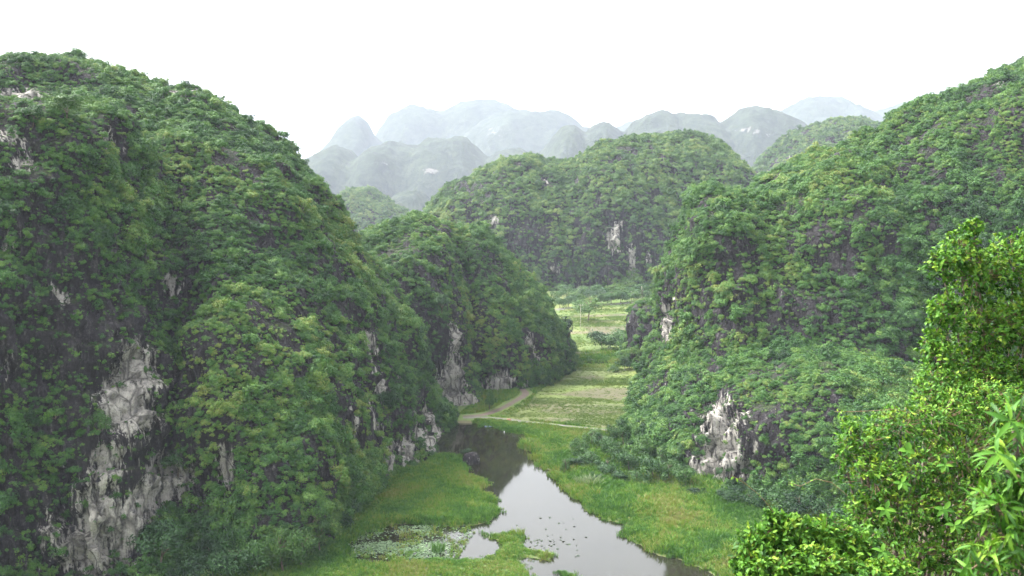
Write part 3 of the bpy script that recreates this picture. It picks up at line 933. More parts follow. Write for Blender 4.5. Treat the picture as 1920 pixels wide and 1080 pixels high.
# ------------------------------------------------------------------ plant prototypes
def crown_mesh(name, seed, n_clump=12, per=46, flat=0.8, leaf=0.17, mat=None, droop=0.0, wide=1.0):
    """foliage puffs spread through a crown of radius about 1: hundreds of small tilted leaf sprays, gaps between the puffs"""
    r = np.random.default_rng(seed)
    v, lv = [], []
    for c in range(n_clump):
        d = r.normal(size=3)
        d[2] = abs(d[2]) * 0.9 - 0.35
        d /= np.linalg.norm(d)
        cc = d * r.uniform(0.30, 0.82) * np.array([wide, wide, flat])
        cc[2] -= droop * r.uniform(0, 1)
        cr = r.uniform(0.22, 0.52)
        tone = r.uniform(0.2, 0.8)
        for k in range(per):
            q = r.normal(size=3)
            q[2] = q[2] * 0.8 + 0.35
            q /= np.linalg.norm(q)
            rad = cr * r.uniform(0.55, 1.08)
            pos = cc + q * rad * np.array([1, 1, 0.8])
            nrm = q * 0.9 + np.array([0, 0, 0.22]) + r.normal(size=3) * 0.34
            nrm /= np.linalg.norm(nrm)
            t = np.cross(nrm, r.normal(size=3))
            t /= np.linalg.norm(t)
            b = np.cross(nrm, t)
            s = leaf * r.uniform(0.6, 1.25)
            v += [pos - t * s * 0.55, pos - b * s * 0.36 - nrm * s * 0.1, pos + t * s * 0.55, pos + b * s * 0.36 - nrm * s * 0.1]
            lv += [np.clip(tone + r.normal() * 0.16, 0, 1)] * 4
    v = np.array(v)
    v[:, 2] += 0.95 if droop == 0 else 0.5
    f = np.arange(len(v)).reshape(-1, 4)
    me = mesh_np(name, v, f, False, mat or M_CROWN)
    fattr(me, "lv", np.array(lv))
    return me


def trunk_mesh(name, seed, h=1.0):
    r = random.Random(seed)
    mb = MB()
    bend = Vector((r.uniform(-.15, .15), r.uniform(-.15, .15), 0))
    mid = Vector((0, 0, 0.45 * h)) + bend
    top = Vector((bend.x * 1.6, bend.y * 1.6, 0.95 * h))
    mb.tube([(0, 0, -0.25), (0, 0, 0.05), mid, top], [0.085, 0.07, 0.05, 0.02], 6)
    for k in range(4):
        a = k * 1.57 + r.uniform(-.5, .5)
        s = mid.lerp(top, r.uniform(0, .6))
        e = s + Vector((math.cos(a) * .5, math.sin(a) * .5, r.uniform(.15, .5)))
        mb.tube([s, s.lerp(e, .5) + Vector((0, 0, .06)), e], [0.035, 0.025, 0.01], 5)
    return mb.mesh(name, M_BARK, True)


CROWNS = [crown_mesh("crown%d" % i, 100 + i, 9 + i % 5, 72, [0.75, 0.9, 0.65, 1.0, 0.8, 0.7, 0.95, 0.6][i], [.145, .13, .155, .135, .15, .13, .14, .16][i]) for i in range(8)]
VINES = [crown_mesh("vine%d" % i, 300 + i, 12, 40, 0.5, 0.15, None, 1.7, 0.6) for i in range(2)]
SHRUBS = [crown_mesh("shrub%d" % i, 200 + i, 5, 34, 0.7, 0.26) for i in range(4)]
TRUNKS = [trunk_mesh("trunk%d" % i, 40 + i) for i in range(4)]


def grass_mesh(name, seed, n=16, spread=0.42, h=1.0, w=0.05, mat=None):
    r = np.random.default_rng(seed)
    v, f, lv = [], [], []
    for k in range(n):
        a, d = r.uniform(0, 6.283), spread * math.sqrt(r.uniform())
        b = np.array([math.cos(a) * d, math.sin(a) * d, -0.05])
        ln = np.array([math.cos(a), math.sin(a), 0]) * r.uniform(0.05, 0.5) + r.normal(size=3) * [0.15, 0.15, 0]
        hh = h * r.uniform(0.55, 1.1)
        s = np.cross(ln + [0, 0, 1], [r.normal(), r.normal(), 0.1])
        s = s / np.linalg.norm(s) * w * r.uniform(0.7, 1.4)
        m = b + ln * 0.35 * hh + [0, 0, 0.6 * hh]
        t = b + ln * hh + [0, 0, hh * r.uniform(0.75, 1.0)]
        o = len(v)
        v += [b - s, b + s, m + s * 0.9, m - s * 0.9, t]
        f += [(o, o + 1, o + 2, o + 3), (o + 3, o + 2, o + 4)]
        lv += [r.uniform()] * 5
    me = mesh_np(name, v, f, False, mat or M_GRASS)
    fattr(me, "lv", np.array(lv))
    return me


GRASS = [grass_mesh("grass%d" % i, 500 + i, 16, 0.45, [1.0, 0.8, 1.15, 0.7][i], 0.045) for i in range(4)]
RICE = [grass_mesh("rice%d" % i, 520 + i, 14, 0.7, 0.35, 0.05, M_RICE) for i in range(3)]


def pad_mesh(name, seed, mat=None):
    r = random.Random(seed)
    n = 9
    v = [(0, 0, 0.0)] + [(math.cos(i * 5.9 / (n - 1) + .2) * r.uniform(.9, 1.05), math.sin(i * 5.9 / (n - 1) + .2) * r.uniform(.9, 1.05), r.uniform(0.02, .14)) for i in range(n)]
    me = mesh_np(name, v, [(0, i, i + 1) for i in range(1, n)], False, mat or M_PAD)
    fattr(me, "lv", np.full(len(v), r.uniform(.2, .8)))
    return me


WEEDS = [pad_mesh("weed%d" % i, i + 9, M_WEED) for i in range(4)]
PADS = [pad_mesh("pad%d" % i, i) for i in range(4)]


def proto_collection(name, meshes):
    c = bpy.data.collections.new(name)
    for i, m in enumerate(meshes):
        c.objects.link(bpy.data.objects.new("%s_%02d" % (name, i), m))
    return c


def instancer(coll):
    ng = bpy.data.node_groups.new("scatter_" + coll.name, 'GeometryNodeTree')
    ng.interface.new_socket("Geometry", in_out='INPUT', socket_type='NodeSocketGeometry')
    ng.interface.new_socket("Geometry", in_out='OUTPUT', socket_type='NodeSocketGeometry')
    N, L = ng.nodes, ng.links
    gi, go = N.new("NodeGroupInput"), N.new("NodeGroupOutput")
    ci = N.new("GeometryNodeCollectionInfo")
    ci.inputs["Collection"].default_value = coll
    ci.inputs["Separate Children"].default_value = True
    ci.inputs["Reset Children"].default_value = True
    ip = N.new("GeometryNodeInstanceOnPoints")
    ip.inputs["Pick Instance"].default_value = True

    def attr(name, t):
        a = N.new("GeometryNodeInputNamedAttribute")
        a.data_type = t
        a.inputs["Name"].default_value = name
        return a.outputs[0]
    L.new(gi.outputs[0], ip.inputs["Points"])
    L.new(ci.outputs[0], ip.inputs["Instance"])
    L.new(attr("idx", 'INT'), ip.inputs["Instance Index"])
    L.new(attr("rot", 'FLOAT_VECTOR'), ip.inputs["Rotation"])
    L.new(attr("scl", 'FLOAT_VECTOR'), ip.inputs["Scale"])
    L.new(ip.outputs[0], go.inputs[0])
    return ng


NG_TREE = instancer(proto_collection("wood", CROWNS + VINES))
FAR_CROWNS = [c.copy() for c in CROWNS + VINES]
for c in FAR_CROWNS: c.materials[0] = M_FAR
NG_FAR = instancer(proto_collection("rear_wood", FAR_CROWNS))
NG_SHRUB = instancer(proto_collection("scrub", SHRUBS))
NG_GRASS = instancer(proto_collection("meadow", GRASS))
NG_RICE = instancer(proto_collection("paddy", RICE))
NG_PAD = instancer(proto_collection("pads", PADS))


def scatter(name, ng, pts, rot, scl, ix, label, cat):
    me = bpy.data.meshes.new(name)
    me.vertices.add(len(pts))
    me.vertices.foreach_set("co", np.ascontiguousarray(pts, dtype=np.float32).ravel())
    a = me.attributes.new("rot", 'FLOAT_VECTOR', 'POINT')
    a.data.foreach_set("vector", np.ascontiguousarray(rot, dtype=np.float32).ravel())
    a = me.attributes.new("scl", 'FLOAT_VECTOR', 'POINT')
    a.data.foreach_set("vector", np.ascontiguousarray(scl, dtype=np.float32).ravel())
    a = me.attributes.new("idx", 'INT', 'POINT')
    a.data.foreach_set("value", np.ascontiguousarray(ix, dtype=np.int32))
    o = link(name, me)
    md = o.modifiers.new("scatter", 'NODES')
    md.node_group = ng
    return tag(o, label, cat, kind="stuff")


# ------------------------------------------------------------------ tree cover of the hills
def sample_hill(key, n, facing=-0.25):
    H = HILLS[key]
    V, Q = H["V"], H["Q"]
    a, b, c, d = (V[Q[:, k]] for k in range(4))
    nn = np.cross(c - a, d - b)
    ar = np.linalg.norm(nn, axis=1) * 0.5
    nn /= (ar[:, None] * 2 + 1e-9)
    ctr = (a + b + c + d) / 4
    view = np.array([0, 0, EYE]) - ctr
    view /= np.linalg.norm(view, axis=1)[:, None]
    pr = proj(ctr)
    ok = ((nn * view).sum(1) > facing) & (ctr[:, 2] > -0.5) & (pr[:, 0] > -500) & (pr[:, 0] < 2650)
    w = np.where(ok, ar, 0)
    f = RNG.choice(len(Q), n, p=w / w.sum())
    u, v = RNG.uniform(size=n)[:, None], RNG.uniform(size=n)[:, None]
    p = (a[f] * (1 - u) + b[f] * u) * (1 - v) + (d[f] * (1 - u) + c[f] * u) * v
    return p, nn[f], H["rock"][Q[f]].mean(1), H["thin"][Q[f]].mean(1), w.sum()


def thin_out(p, r, cell):
    """one tree per small cell, the largest first: trees keep apart without lining up"""
    jit = fbm(p * 0.7, 2, 5)[:, None] * 0.8
    k = np.floor(p / cell + jit).astype(np.int64)
    key = (k[:, 0] * 73856093) ^ (k[:, 1] * 19349663) ^ (k[:, 2] * 83492791)
    o = np.lexsort((-r * RNG.uniform(0.5, 1, len(r)), key))
    first = np.concatenate([[True], key[o][1:] != key[o][:-1]])
    return o[first]


TREES = []      # candidates for trees of their own: (apparent size, key, index ...)
COVER = {}


def cover(key, n, rmin, rmax, seed, bare_amt=1.0, poisson=True):
    p, nrm, rock, thin, area = sample_hill(key, n)
    big = fbm(p * 0.05, 3, seed)
    bare_n = fbm(p * np.array([0.17, 0.17, 0.08]), 4, seed + 3)       # gaps of bare rock, stretched downwards
    steep = sstep(0.55, 0.05, nrm[:, 2])
    dens = 1.0 - bare_amt * sstep(-0.04, 0.22, bare_n + 0.16 * steep - 0.06)
    dens *= 1 - np.clip(rock * 1.25, 0, 0.985)
    dens *= 1 - np.clip(thin * (1.05 + 0.7 * bare_n), 0, 0.97)
    dens = np.maximum(dens ** 1.8, 0.045 * (1 - np.clip(rock * 1.3, 0, 1)) * sstep(-0.1, 0.2, bare_n))
    foot = sstep(14, 2, p[:, 2])
    dens = np.maximum(dens, foot * 0.75 * (1 - np.clip(rock * 1.5, 0, 1)) * (1 - thin * 0.7))
    m = RNG.uniform(size=len(p)) < dens
    p, nrm, steep, foot, rock, thin = p[m], nrm[m], steep[m], foot[m], rock[m], thin[m]
    r = rmin + (rmax - rmin) * RNG.beta(1.2, 3.8, len(p)) * (1 + 0.9 * big[m]) * (1 + 0.6 * foot)
    r = np.where(RNG.uniform(size=len(p)) < 0.09, r * RNG.uniform(1.3, 2.3, len(p)), r)        # a few emergent trees
    r = np.minimum(r, rmax * 1.22)
    r *= 1 - 0.45 * np.clip(thin + rock, 0, 1)
    if poisson:
        k = thin_out(p, r, 0.95 * (rmin + 0.3 * (rmax - rmin)))
        p, nrm, steep, r, rock, thin = p[k], nrm[k], steep[k], r[k], rock[k], thin[k]
    lean = nrm * 0.55 + np.array([0, 0, 0.9])
    lean /= np.linalg.norm(lean, axis=1)[:, None]
    yaw = RNG.uniform(0, 6.283, len(p))
    rot = np.array([(Vector((0, 0, 1)).rotation_difference(Vector(l)).to_matrix() @ Matrix.Rotation(a, 3, 'Z')).to_euler() for l, a in zip(lean, yaw)]).reshape(-1, 3)
    ix = RNG.integers(0, 8, len(p))
    vine = (RNG.uniform(size=len(p)) < 0.20 * steep)
    ix = np.where(vine, RNG.integers(8, 10, len(p)), ix)
    rot[vine] = np.column_stack([np.zeros(vine.sum()), np.zeros(vine.sum()), yaw[vine]])
    scl = np.column_stack([r * RNG.uniform(.9, 1.15, len(r)), r * RNG.uniform(.9, 1.15, len(r)), r * RNG.uniform(.75, 1.2, len(r))])
    base = p - nrm * (r * 0.25)[:, None] - np.array([0, 0, 1]) * (r * 0.35)[:, None]
    COVER[key] = dict(p=base, rot=rot, scl=scl, ix=ix, r=r, on=np.ones(len(r), bool))
    return len(r)


def scrub(key, n, rmin, rmax, seed, label):
    p, nrm, rock, thin, area = sample_hill(key, n)
    bn = fbm(p * np.array([0.16, 0.16, 0.10]), 3, seed + 31)
    dens = (0.9 - 0.55 * sstep(-0.1, 0.25, bn)) * (1 - np.clip(rock * 1.15, 0, 0.97)) * (1 - 0.62 * np.clip(thin, 0, 1))
    m = RNG.uniform(size=len(p)) < dens
    p, nrm = p[m], nrm[m]
    r = RNG.uniform(rmin, rmax, len(p))
    yaw = RNG.uniform(0, 6.283, len(p))
    til = nrm[:, :2] * 0.5
    rot = np.column_stack([-til[:, 1], til[:, 0], yaw])
    scatter("hillside_scrub", NG_SHRUB, p - nrm * (r * 0.35)[:, None] - np.array([0, 0, .5]) * r[:, None], rot,
            np.column_stack([r, r, r]), RNG.integers(0, 4, len(p)), label, "scrub")


import os
Q_ = 1.0
cover("A", 80000, 0.45, 2.25, 3, 0.82)
cover("E", 90000, 0.45, 2.35, 13, 0.74)
cover("B", 30000, 0.45, 2.2, 23, 0.85)
cover("E2", 1500, 0.7, 2.4, 33, 0.6)
cover("C", 36000, 1.0, 3.3, 43, 0.75)
cover("D", 20000, 1.5, 4.2, 53, 0.5)
cover("F", 12000, 1.5, 4.0, 63, 0.5)
scrub("A", 50000, 0.25, 1.0, 1, "low scrub between the trees of the left hill")
scrub("E", 50000, 0.25, 1.0, 2, "low scrub between the trees of the right hill")
scrub("B", 16000, 0.25, 0.85, 3, "low scrub between the trees of the middle hill")
scrub("C", 12000, 0.7, 1.8, 4, "low scrub between the trees of the broad rear hill")

# the 300 hillside trees that show largest become trees of their own
bvhs = []
for kk, H in HILLS.items():
    bvhs.append(BVHTree.FromPolygons([tuple(v) for v in H["V"]], [tuple(q) for q in H["Q"]]))
cand = []
for key in ("A", "E", "B"):
    Cv = COVER[key]
    top = Cv["p"] + np.array([0, 0, 1]) * Cv["r"][:, None]
    pr = proj(top)
    dist = np.linalg.norm(top - [0, 0, EYE], axis=1)
    size = Cv["r"] / dist * FPX
    ok = (pr[:, 0] > 0) & (pr[:, 0] < 1920) & (pr[:, 1] > 0) & (pr[:, 1] < 1075) & (Cv["ix"] < 8)
    # behind the near bushes
    ok &= ~((pr[:, 0] > 1700) & (pr[:, 1] > 430)) & ~((pr[:, 0] > 1560) & (pr[:, 1] > 780)) & ~((pr[:, 0] > 1370) & (pr[:, 1] > 970))
    for i in np.nonzero(ok)[0]: cand.append((size[i], key, i, pr[i]))
cand.sort(key=lambda c: -c[0])
PLACE = {"A": "the left hill", "B": "the middle hill", "E": "the right hill"}
LANDMARKS = {
    "A": [("the left hill's summit", 150, 110), ("the left hill's front spur top", 110, 210), ("the left hill's right shoulder", 520, 260), ("the left hill's upper pale cliff", 245, 740),
          ("the left hill's lower pale cliff", 200, 1010), ("the left hill's thin pale streak", 415, 880), ("the small pale patch above the river cliff", 690, 640), ("the left meadow's far corner", 740, 870),
          ("the banana plants", 620, 990), ("the left hill's dark bare face", 100, 640), ("the left hill's middle gully", 420, 560), ("the river cliff's pale edge", 832, 790), ("the left hill's steep right skyline", 640, 430)],
    "E": [("the right hill's striped cliff", 1345, 840), ("the right hill's pale nose rock", 1257, 605), ("the right hill's rocky bluff", 1300, 430), ("the right hill's skyline notch", 1600, 300), ("the right hill's long crest", 1780, 170),
          ("the riverside thicket", 1150, 830), ("the right hill's dark middle band", 1460, 690), ("the foreground tree's left side", 1690, 560), ("the right hill's middle slope", 1520, 500)],
    "B": [("the middle hill's left top", 795, 405), ("the middle hill's right top", 910, 420), ("the middle hill's tall pale cliff", 860, 720), ("the middle hill's low pale rock", 940, 725), ("the middle hill's wooded tip", 1060, 630)]}
picked = 0
for s, key, i, pr in cand:
    if picked >= 300: break
    Cv = COVER[key]
    t = Vector(Cv["p"][i]) + Vector((0, 0, Cv["r"][i] * 1.6))
    d = (t - Vector((0, 0, EYE)))
    D = d.length
    if any((b.ray_cast(Vector((0, 0, EYE)), d.normalized(), D - 1.0)[0] is not None) for b in bvhs): continue
    Cv["on"][i] = False
    picked += 1
    e = empty("hillside_tree", tuple(Cv["p"][i]), tuple(Cv["rot"][i]))
    e.scale = tuple(Cv["scl"][i])
    lm, lx, ly = min(LANDMARKS[key], key=lambda l: math.hypot(l[1] - pr[0], l[2] - pr[1]))
    dx, dy = pr[0] - lx, pr[1] - ly
    where = ("right of" if dx > 0 else "left of") if abs(dx) > 1.6 * abs(dy) else ("above" if dy < 0 else "below")
    if 0.6 * abs(dy) < abs(dx) <= 1.6 * abs(dy): where += " right of" if dx > 0 else " left of"
    siz = ("very large", "large", "mid sized", "small")[min(3, picked * 4 // 300)]
    ranked = sorted(LANDMARKS[key], key=lambda l: math.hypot(l[1] - pr[0], l[2] - pr[1]))
    near = "just " if math.hypot(dx, dy) < 45 else ""
    lab = "%s green tree %s%s %s" % (siz, near, where, lm)
    lab2 = lab + ", towards " + ranked[1][0]
    if len(lab2.split()) <= 16: lab = lab2
    tag(e, lab, "tree", "trees on " + PLACE[key])
    link("crown", CROWNS[Cv["ix"][i]], None, e)
    link("trunk", TRUNKS[i % 4], None, e)
LAB = {"A": "dense wood of small trees covering the left hill", "E": "dense wood of small trees covering the right hill", "B": "wood of small trees covering the middle hill",
       "E2": "trees on the small dark rock knob", "C": "hazy wood covering the broad rear hill", "D": "hazy wood covering the domed hill at right rear", "F": "hazy wood covering the small distant hill at left"}
ntree = 0
for key, Cv in COVER.items():
    m = Cv["on"]
    ntree += m.sum()
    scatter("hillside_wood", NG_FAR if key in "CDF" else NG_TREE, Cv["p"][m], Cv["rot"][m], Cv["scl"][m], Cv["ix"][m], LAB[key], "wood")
print("TREES", picked, ntree, {k: len(v["r"]) for k, v in COVER.items()})

# ------------------------------------------------------------------ grass, rice, lily pads
def in_view(p, m=600):
    pr = proj(p)
    return (pr[:, 0] > -m) & (pr[:, 0] < 1920 + m) & (pr[:, 1] < 1080 + m)


def plan_pts(poly, n):
    lo, hi = poly.min(0), poly.max(0)
    q = RNG.uniform(size=(n * 3, 2)) * (hi - lo) + lo
    q = q[poly_sd(q, poly) > 0][:n]
    return q


def under_hill(q):
    """inside the foot of a hill"""
    return np.array([any(b.ray_cast(Vector((x, y, 200)), Vector((0, 0, -1)))[0] is not None and b.ray_cast(Vector((x, y, 200)), Vector((0, 0, -1)))[0].z > 1.2 for b in bvhs[:4]) for x, y in q], bool)


def meadow(poly, n, hmin, hmax, ng, nproto, label, zmin=0.06, dens=None, seed=0):
    q = plan_pts(poly, n)
    z, _ = terrain(q)
    keep = (z > zmin - 0.4 * RNG.uniform(size=len(q)) ** 4)
    for ln, w in ((LINE_A, 2.4), (LINE_B, 2.0)): keep &= line_d(q, ln) > w
    if dens is not None: keep &= RNG.uniform(size=len(q)) < dens(q)
    q, z = q[keep], z[keep]
    p = np.column_stack([q, np.maximum(z, -0.1)])
    k = in_view(p)
    p = p[k]
    n3 = fbm(p * np.array([.08, .08, 0]), 3, seed + 71)
    s = (hmin + (hmax - hmin) * RNG.uniform(size=len(p))) * (1 + 0.8 * n3)
    rot = np.column_stack([RNG.normal(0, .08, len(p)), RNG.normal(0, .08, len(p)), RNG.uniform(0, 6.283, len(p))])
    sc = np.column_stack([np.maximum(s, .8) * 1.0, np.maximum(s, .8) * 1.0, s])
    return scatter(label[0], ng, p, rot, sc, RNG.integers(0, nproto, len(p)), label[1], "grass")


LEFT_M = pg((380, 1110), (420, 1050), (560, 1030), (620, 990), (690, 920), (740, 872), (800, 845), (860, 850), (960, 930), (960, 1000), (1100, 1040), (1100, 1110))
RIGHT_M = pg((960, 805), (1000, 790), (1160, 812), (1200, 850), (1300, 880), (1420, 900), (1520, 930), (1800, 940), (2200, 1000), (2200, 1130), (1280, 1130), (1150, 1000), (1060, 930), (990, 860), (960, 825))
MID_M = pg((900, 790), (940, 770), (1000, 730), (1030, 695), (1090, 665), (1190, 655), (1190, 690), (1090, 690), (1040, 712), (1010, 735), (985, 765), (930, 795))
BANK = pg((850, 802), (900, 790), (960, 795), (1040, 804), (1110, 812), (1110, 835), (1010, 830), (960, 815), (900, 803))
MID_L = pg((860, 780), (905, 740), (960, 720), (1000, 690), (1060, 665), (1070, 672), (1005, 712), (985, 745), (930, 775))
meadow(LEFT_M, 26000, 0.5, 1.1, NG_GRASS, 4, ("reed_grass", "rough green reeds and grass on the left river bank"), 0.04, seed=1)
meadow(RIGHT_M, 42000, 0.6, 1.4, NG_GRASS, 4, ("reed_grass", "tall yellow green reeds on the right river bank"), 0.04, seed=2)
meadow(MID_M, 9000, 0.5, 1.2, NG_GRASS, 4, ("reed_grass", "green grass along the edge of the dirt track"), 0.06, seed=3)
meadow(BANK, 7000, 0.4, 1.0, NG_GRASS, 4, ("reed_grass", "green grass on the bank in front of the gravel causeway"), -0.05, seed=7)
meadow(MID_L, 5000, 0.5, 1.2, NG_GRASS, 4, ("reed_grass", "green grass between the track and the middle hill"), 0.06, seed=4)
meadow(FIELD, 16000, 0.4, 0.9, NG_RICE, 3, ("field_grass", "short yellow green growth in the flooded field"), 0.05,
       dens=lambda q: 0.15 + 0.85 * sstep(-0.25, 0.25, fbm(np.column_stack([q * [0.03, 0.14], np.zeros(len(q))]), 3, 47)), seed=5)
FAR_F = pg((1040, 668), (1050, 580), (1190, 568), (1200, 668))
meadow(FAR_F, 9000, 0.6, 1.5, NG_RICE, 3, ("field_grass", "pale green growth in the far fields"), 0.1, seed=6,
       dens=lambda q: 0.2 + 0.8 * sstep(-0.2, 0.2, fbm(np.column_stack([q * [0.02, 0.07], np.zeros(len(q))]), 3, 48)))

q = plan_pts(POND, 9500)
z, _ = terrain(q)
k = (z < 0.05) & (RNG.uniform(size=len(q)) < 0.06 + 0.9 * sstep(-0.3, 0.2, fbm(np.column_stack([q * 0.15, np.zeros(len(q))]), 3, 91)) * sstep(-1, 5, poly_sd(q, POND) + 4 * fbm(np.column_stack([q * 0.2, np.zeros(len(q))]), 3, 95)))
q = q[k]
r = RNG.uniform(0.10, 0.25, len(q))
qg = plan_pts(POND, 1500)
qg = qg[RNG.uniform(size=len(qg)) < 0.75 * sstep(0.25, -0.25, fbm(np.column_stack([qg * 0.2, np.zeros(len(qg))]), 3, 97) + 0.05 * poly_sd(qg, POND) - 0.1)]
sg = RNG.uniform(0.4, 0.9, len(qg))
scatter("marsh_grass", NG_GRASS, np.column_stack([qg, np.full(len(qg), -0.1)]), np.column_stack([np.zeros(len(qg)), np.zeros(len(qg)), RNG.uniform(0, 6, len(qg))]),
        np.column_stack([sg, sg, sg]), RNG.integers(0, 4, len(qg)), "thin marsh grass growing among the lily pads", "grass")
scatter("lily_pads", NG_PAD, np.column_stack([q, RNG.uniform(0.03, 0.22, len(q))]), np.column_stack([RNG.normal(0, .16, len(q)), RNG.normal(0, .16, len(q)), RNG.uniform(0, 6.28, len(q))]),
        np.column_stack([r, r, r]), RNG.integers(0, 4, len(q)), "carpet of pale lily pads filling the shallow bay at left", "lily pads")

# loose water plants drifting beside the grassy islet
wp = []
for _ in range(62):
    a = random.random()
    px = random.gauss(1020, 30) if a < .75 else random.uniform(905, 1110)
    py = random.gauss(1012, 15) if a < .75 else random.uniform(955, 1065)
    g = G(px, py)
    zz, _c = terrain(np.array([g[:2]]))
    if zz[0] > -0.05 or not (940 < py < 1078): continue
    wp.append(g)
for g in wp:
    o = link("water_plant", WEEDS[random.randrange(4)], None, None, (g[0], g[1], 0.05))
    s = random.uniform(.16, .38)
    o.scale = (s, s * .7, s)
    o.rotation_euler = (random.uniform(-.3, .3), random.uniform(-.3, .3), random.uniform(0, 6.28))
    tag(o, "small dark water plant drifting on the pale river near the islet", "water plant", "loose water plants beside the islet")


# ------------------------------------------------------------------ single trees and bushes on the valley floor
def big_crown(name, seed, n_clump, per, leaf, flat=0.9):
    return crown_mesh(name, seed, n_clump, per, flat, leaf)


M_DARKTREE = leaf_mat("valley tree foliage", [(0.0, (0.012, 0.036, 0.013)), (0.4, (0.028, 0.078, 0.020)), (0.75, (0.052, 0.120, 0.026)), (1.0, (0.085, 0.155, 0.032))])
BIG = [crown_mesh("big_crown%d" % i, 700 + i, 15 + i, 130, 0.8, 0.095, M_DARKTREE, 0.0, 1.1) for i in range(5)]


def single_tree(name, label, px, py, width_px, height_px, seed, group=None, trunk_frac=0.25, cat="tree", zoff=-0.1, flat=True):
    g = G(px, py)
    D = math.hypot(g[1], EYE)
    w, h = width_px * g[1] / FPX, height_px * g[1] / FPX
    if g[1] > 350: w, h = w * 1.35, h * 1.15          # crowns are ragged: their outermost sprays hardly show from here
    z, _ = terrain(np.array([g[:2]]))
    e = empty(name, (g[0], g[1], max(z[0], 0) + zoff), (0, 0, seed * 1.7))
    tag(e, label, cat, group)
    c = link("crown", BIG[seed % 5], None, e, (0, 0, h * trunk_frac * .8 - 0.22 * h))
    ch = h * (1 - trunk_frac) * 1.12
    kk = random.Random(seed * 31 + int(px))
    c.scale = (w / 2.05 * kk.uniform(.85, 1.3), w / 2.05 * kk.uniform(.85, 1.3), ch / 1.8 * kk.uniform(.85, 1.2))
    c.rotation_euler = (kk.uniform(-.25, .25), kk.uniform(-.25, .25), kk.uniform(0, 6))
    t = link("trunk", TRUNKS[seed % 4], None, e)
    t.scale = (h * .3, h * .3, h * 0.62)
    return e


single_tree("field_tree", "tall lone tree with a bare trunk standing in the far field", 1103, 604, 46, 58, 1, trunk_frac=0.28)
single_tree("field_bush", "left of the two joined dark bushes in the green field", 1129, 658, 46, 42, 2, trunk_frac=0.05, cat="bush")
single_tree("field_bush", "right of the two joined dark bushes in the green field", 1162, 660, 50, 40, 3, trunk_frac=0.05, cat="bush")
single_tree("field_bush", "bush at the right edge of the flooded field, tallest there", 1172, 695, 30, 36, 4, trunk_frac=0.05, cat="bush")
single_tree("field_bush", "low round bush on the flooded field's corner", 1155, 697, 20, 14, 0, trunk_frac=0.0, cat="bush")
single_tree("field_bush", "small leafy bush beside the bend of the dirt track", 1027, 712, 24, 24, 1, trunk_frac=0.05, cat="bush")
single_tree("field_bush", "low bush left of the dirt track bend", 1008, 712, 16, 12, 2, trunk_frac=0.0, cat="bush")
single_tree("cliff_tree", "big dark tree at the tip of the middle hill", 1066, 668, 52, 80, 3, trunk_frac=0.1)
single_tree("cliff_tree", "dark spreading tree in front of the middle hill's tip", 1040, 676, 56, 60, 0, trunk_frac=0.08)
single_tree("cliff_bush", "green bush at the foot of the middle hill's pale cliff", 918, 772, 30, 40, 4, trunk_frac=0.05, cat="bush")
# row of trees along the far road
for i, (px, py, w, h) in enumerate([(1066, 579, 26, 26), (1084, 577, 24, 22), (1127, 573, 28, 30), (1146, 572, 30, 34), (1164, 570, 28, 30), (1184, 568, 26, 26), (1206, 566, 30, 34), (1050, 580, 24, 24), (1075, 566, 30, 22), (1105, 563, 32, 22), (1136, 561, 32, 24), (1168, 558, 34, 24), (1196, 556, 32, 24), (1090, 557, 30, 22), (1122, 553, 32, 22), (1152, 551, 32, 22), (1182, 549, 32, 22), (1062, 556, 30, 24), (1045, 566, 26, 22)]):
    single_tree("roadside_tree", "hazy %s green tree %s" % ("tall" if h > 28 else "low", "in the row along the far road" if py > 565 else "in the wood behind the far road"), px, py, w, h, i, "row of trees along the far road", 0.06)
# wood at the right hill's foot
foot_spots = [(1110, 838, 44, 50), (1085, 858, 46, 40), (1130, 850, 50, 56), (1075, 880, 40, 34), (1110, 875, 50, 46), (1150, 868, 56, 60), (1170, 842, 52, 60), (1140, 890, 50, 44), (1180, 890, 60, 60),
              (1205, 872, 60, 64), (1225, 900, 60, 60), (1255, 905, 60, 56), (1195, 908, 46, 36), (1285, 918, 54, 46), (1160, 905, 40, 30), (1275, 890, 60, 66), (1240, 880, 56, 60), (1310, 932, 44, 26), (1370, 945, 56, 36), (1410, 955, 60, 48),
              (1455, 965, 70, 60), (1500, 975, 76, 66), (1550, 985, 80, 70), (1430, 935, 60, 50), (1390, 928, 44, 34), (1062, 892, 26, 44), (1115, 905, 34, 24)]
for i, (px, py, w, h) in enumerate(foot_spots):
    where = "beside the river" if px < 1130 else ("below the right hill's wooded nose" if px < 1300 else "below the right hill's striped cliff")
    single_tree("foot_tree", "%s dark green tree in the thicket %s" % (("low", "mid sized", "tall")[(h > 40) + (h > 58)], where), px, py, w, h, i, "thicket at the foot of the right hill", 0.02)
afoot = [(400, 1092, 90, 80), (440, 1086, 90, 90), (480, 1078, 80, 80), (520, 1060, 80, 90), (460, 1060, 80, 90), (550, 1045, 70, 80), (600, 1040, 60, 80), (565, 1065, 70, 90), (640, 985, 60, 76), (670, 950, 56, 80), (690, 925, 50, 70), (655, 945, 60, 100), (615, 985, 66, 110), (575, 1020, 70, 120), (530, 1075, 80, 120), (700, 900, 36, 50), (750, 880, 30, 34), (770, 872, 24, 24), (790, 862, 24, 20)]
for i, (px, py, w, h) in enumerate(afoot):
    single_tree("foot_tree", "%s dark green tree at the left hill's foot, %s" % (("low", "tall")[h > 70], "beside the banana plants" if 560 < px < 660 else ("at the meadow's far corner" if px > 700 else ("near the bottom edge" if px < 570 else "at the meadow's left edge"))), px, py, w, h, i + 2, "trees edging the left meadow", 0.02)


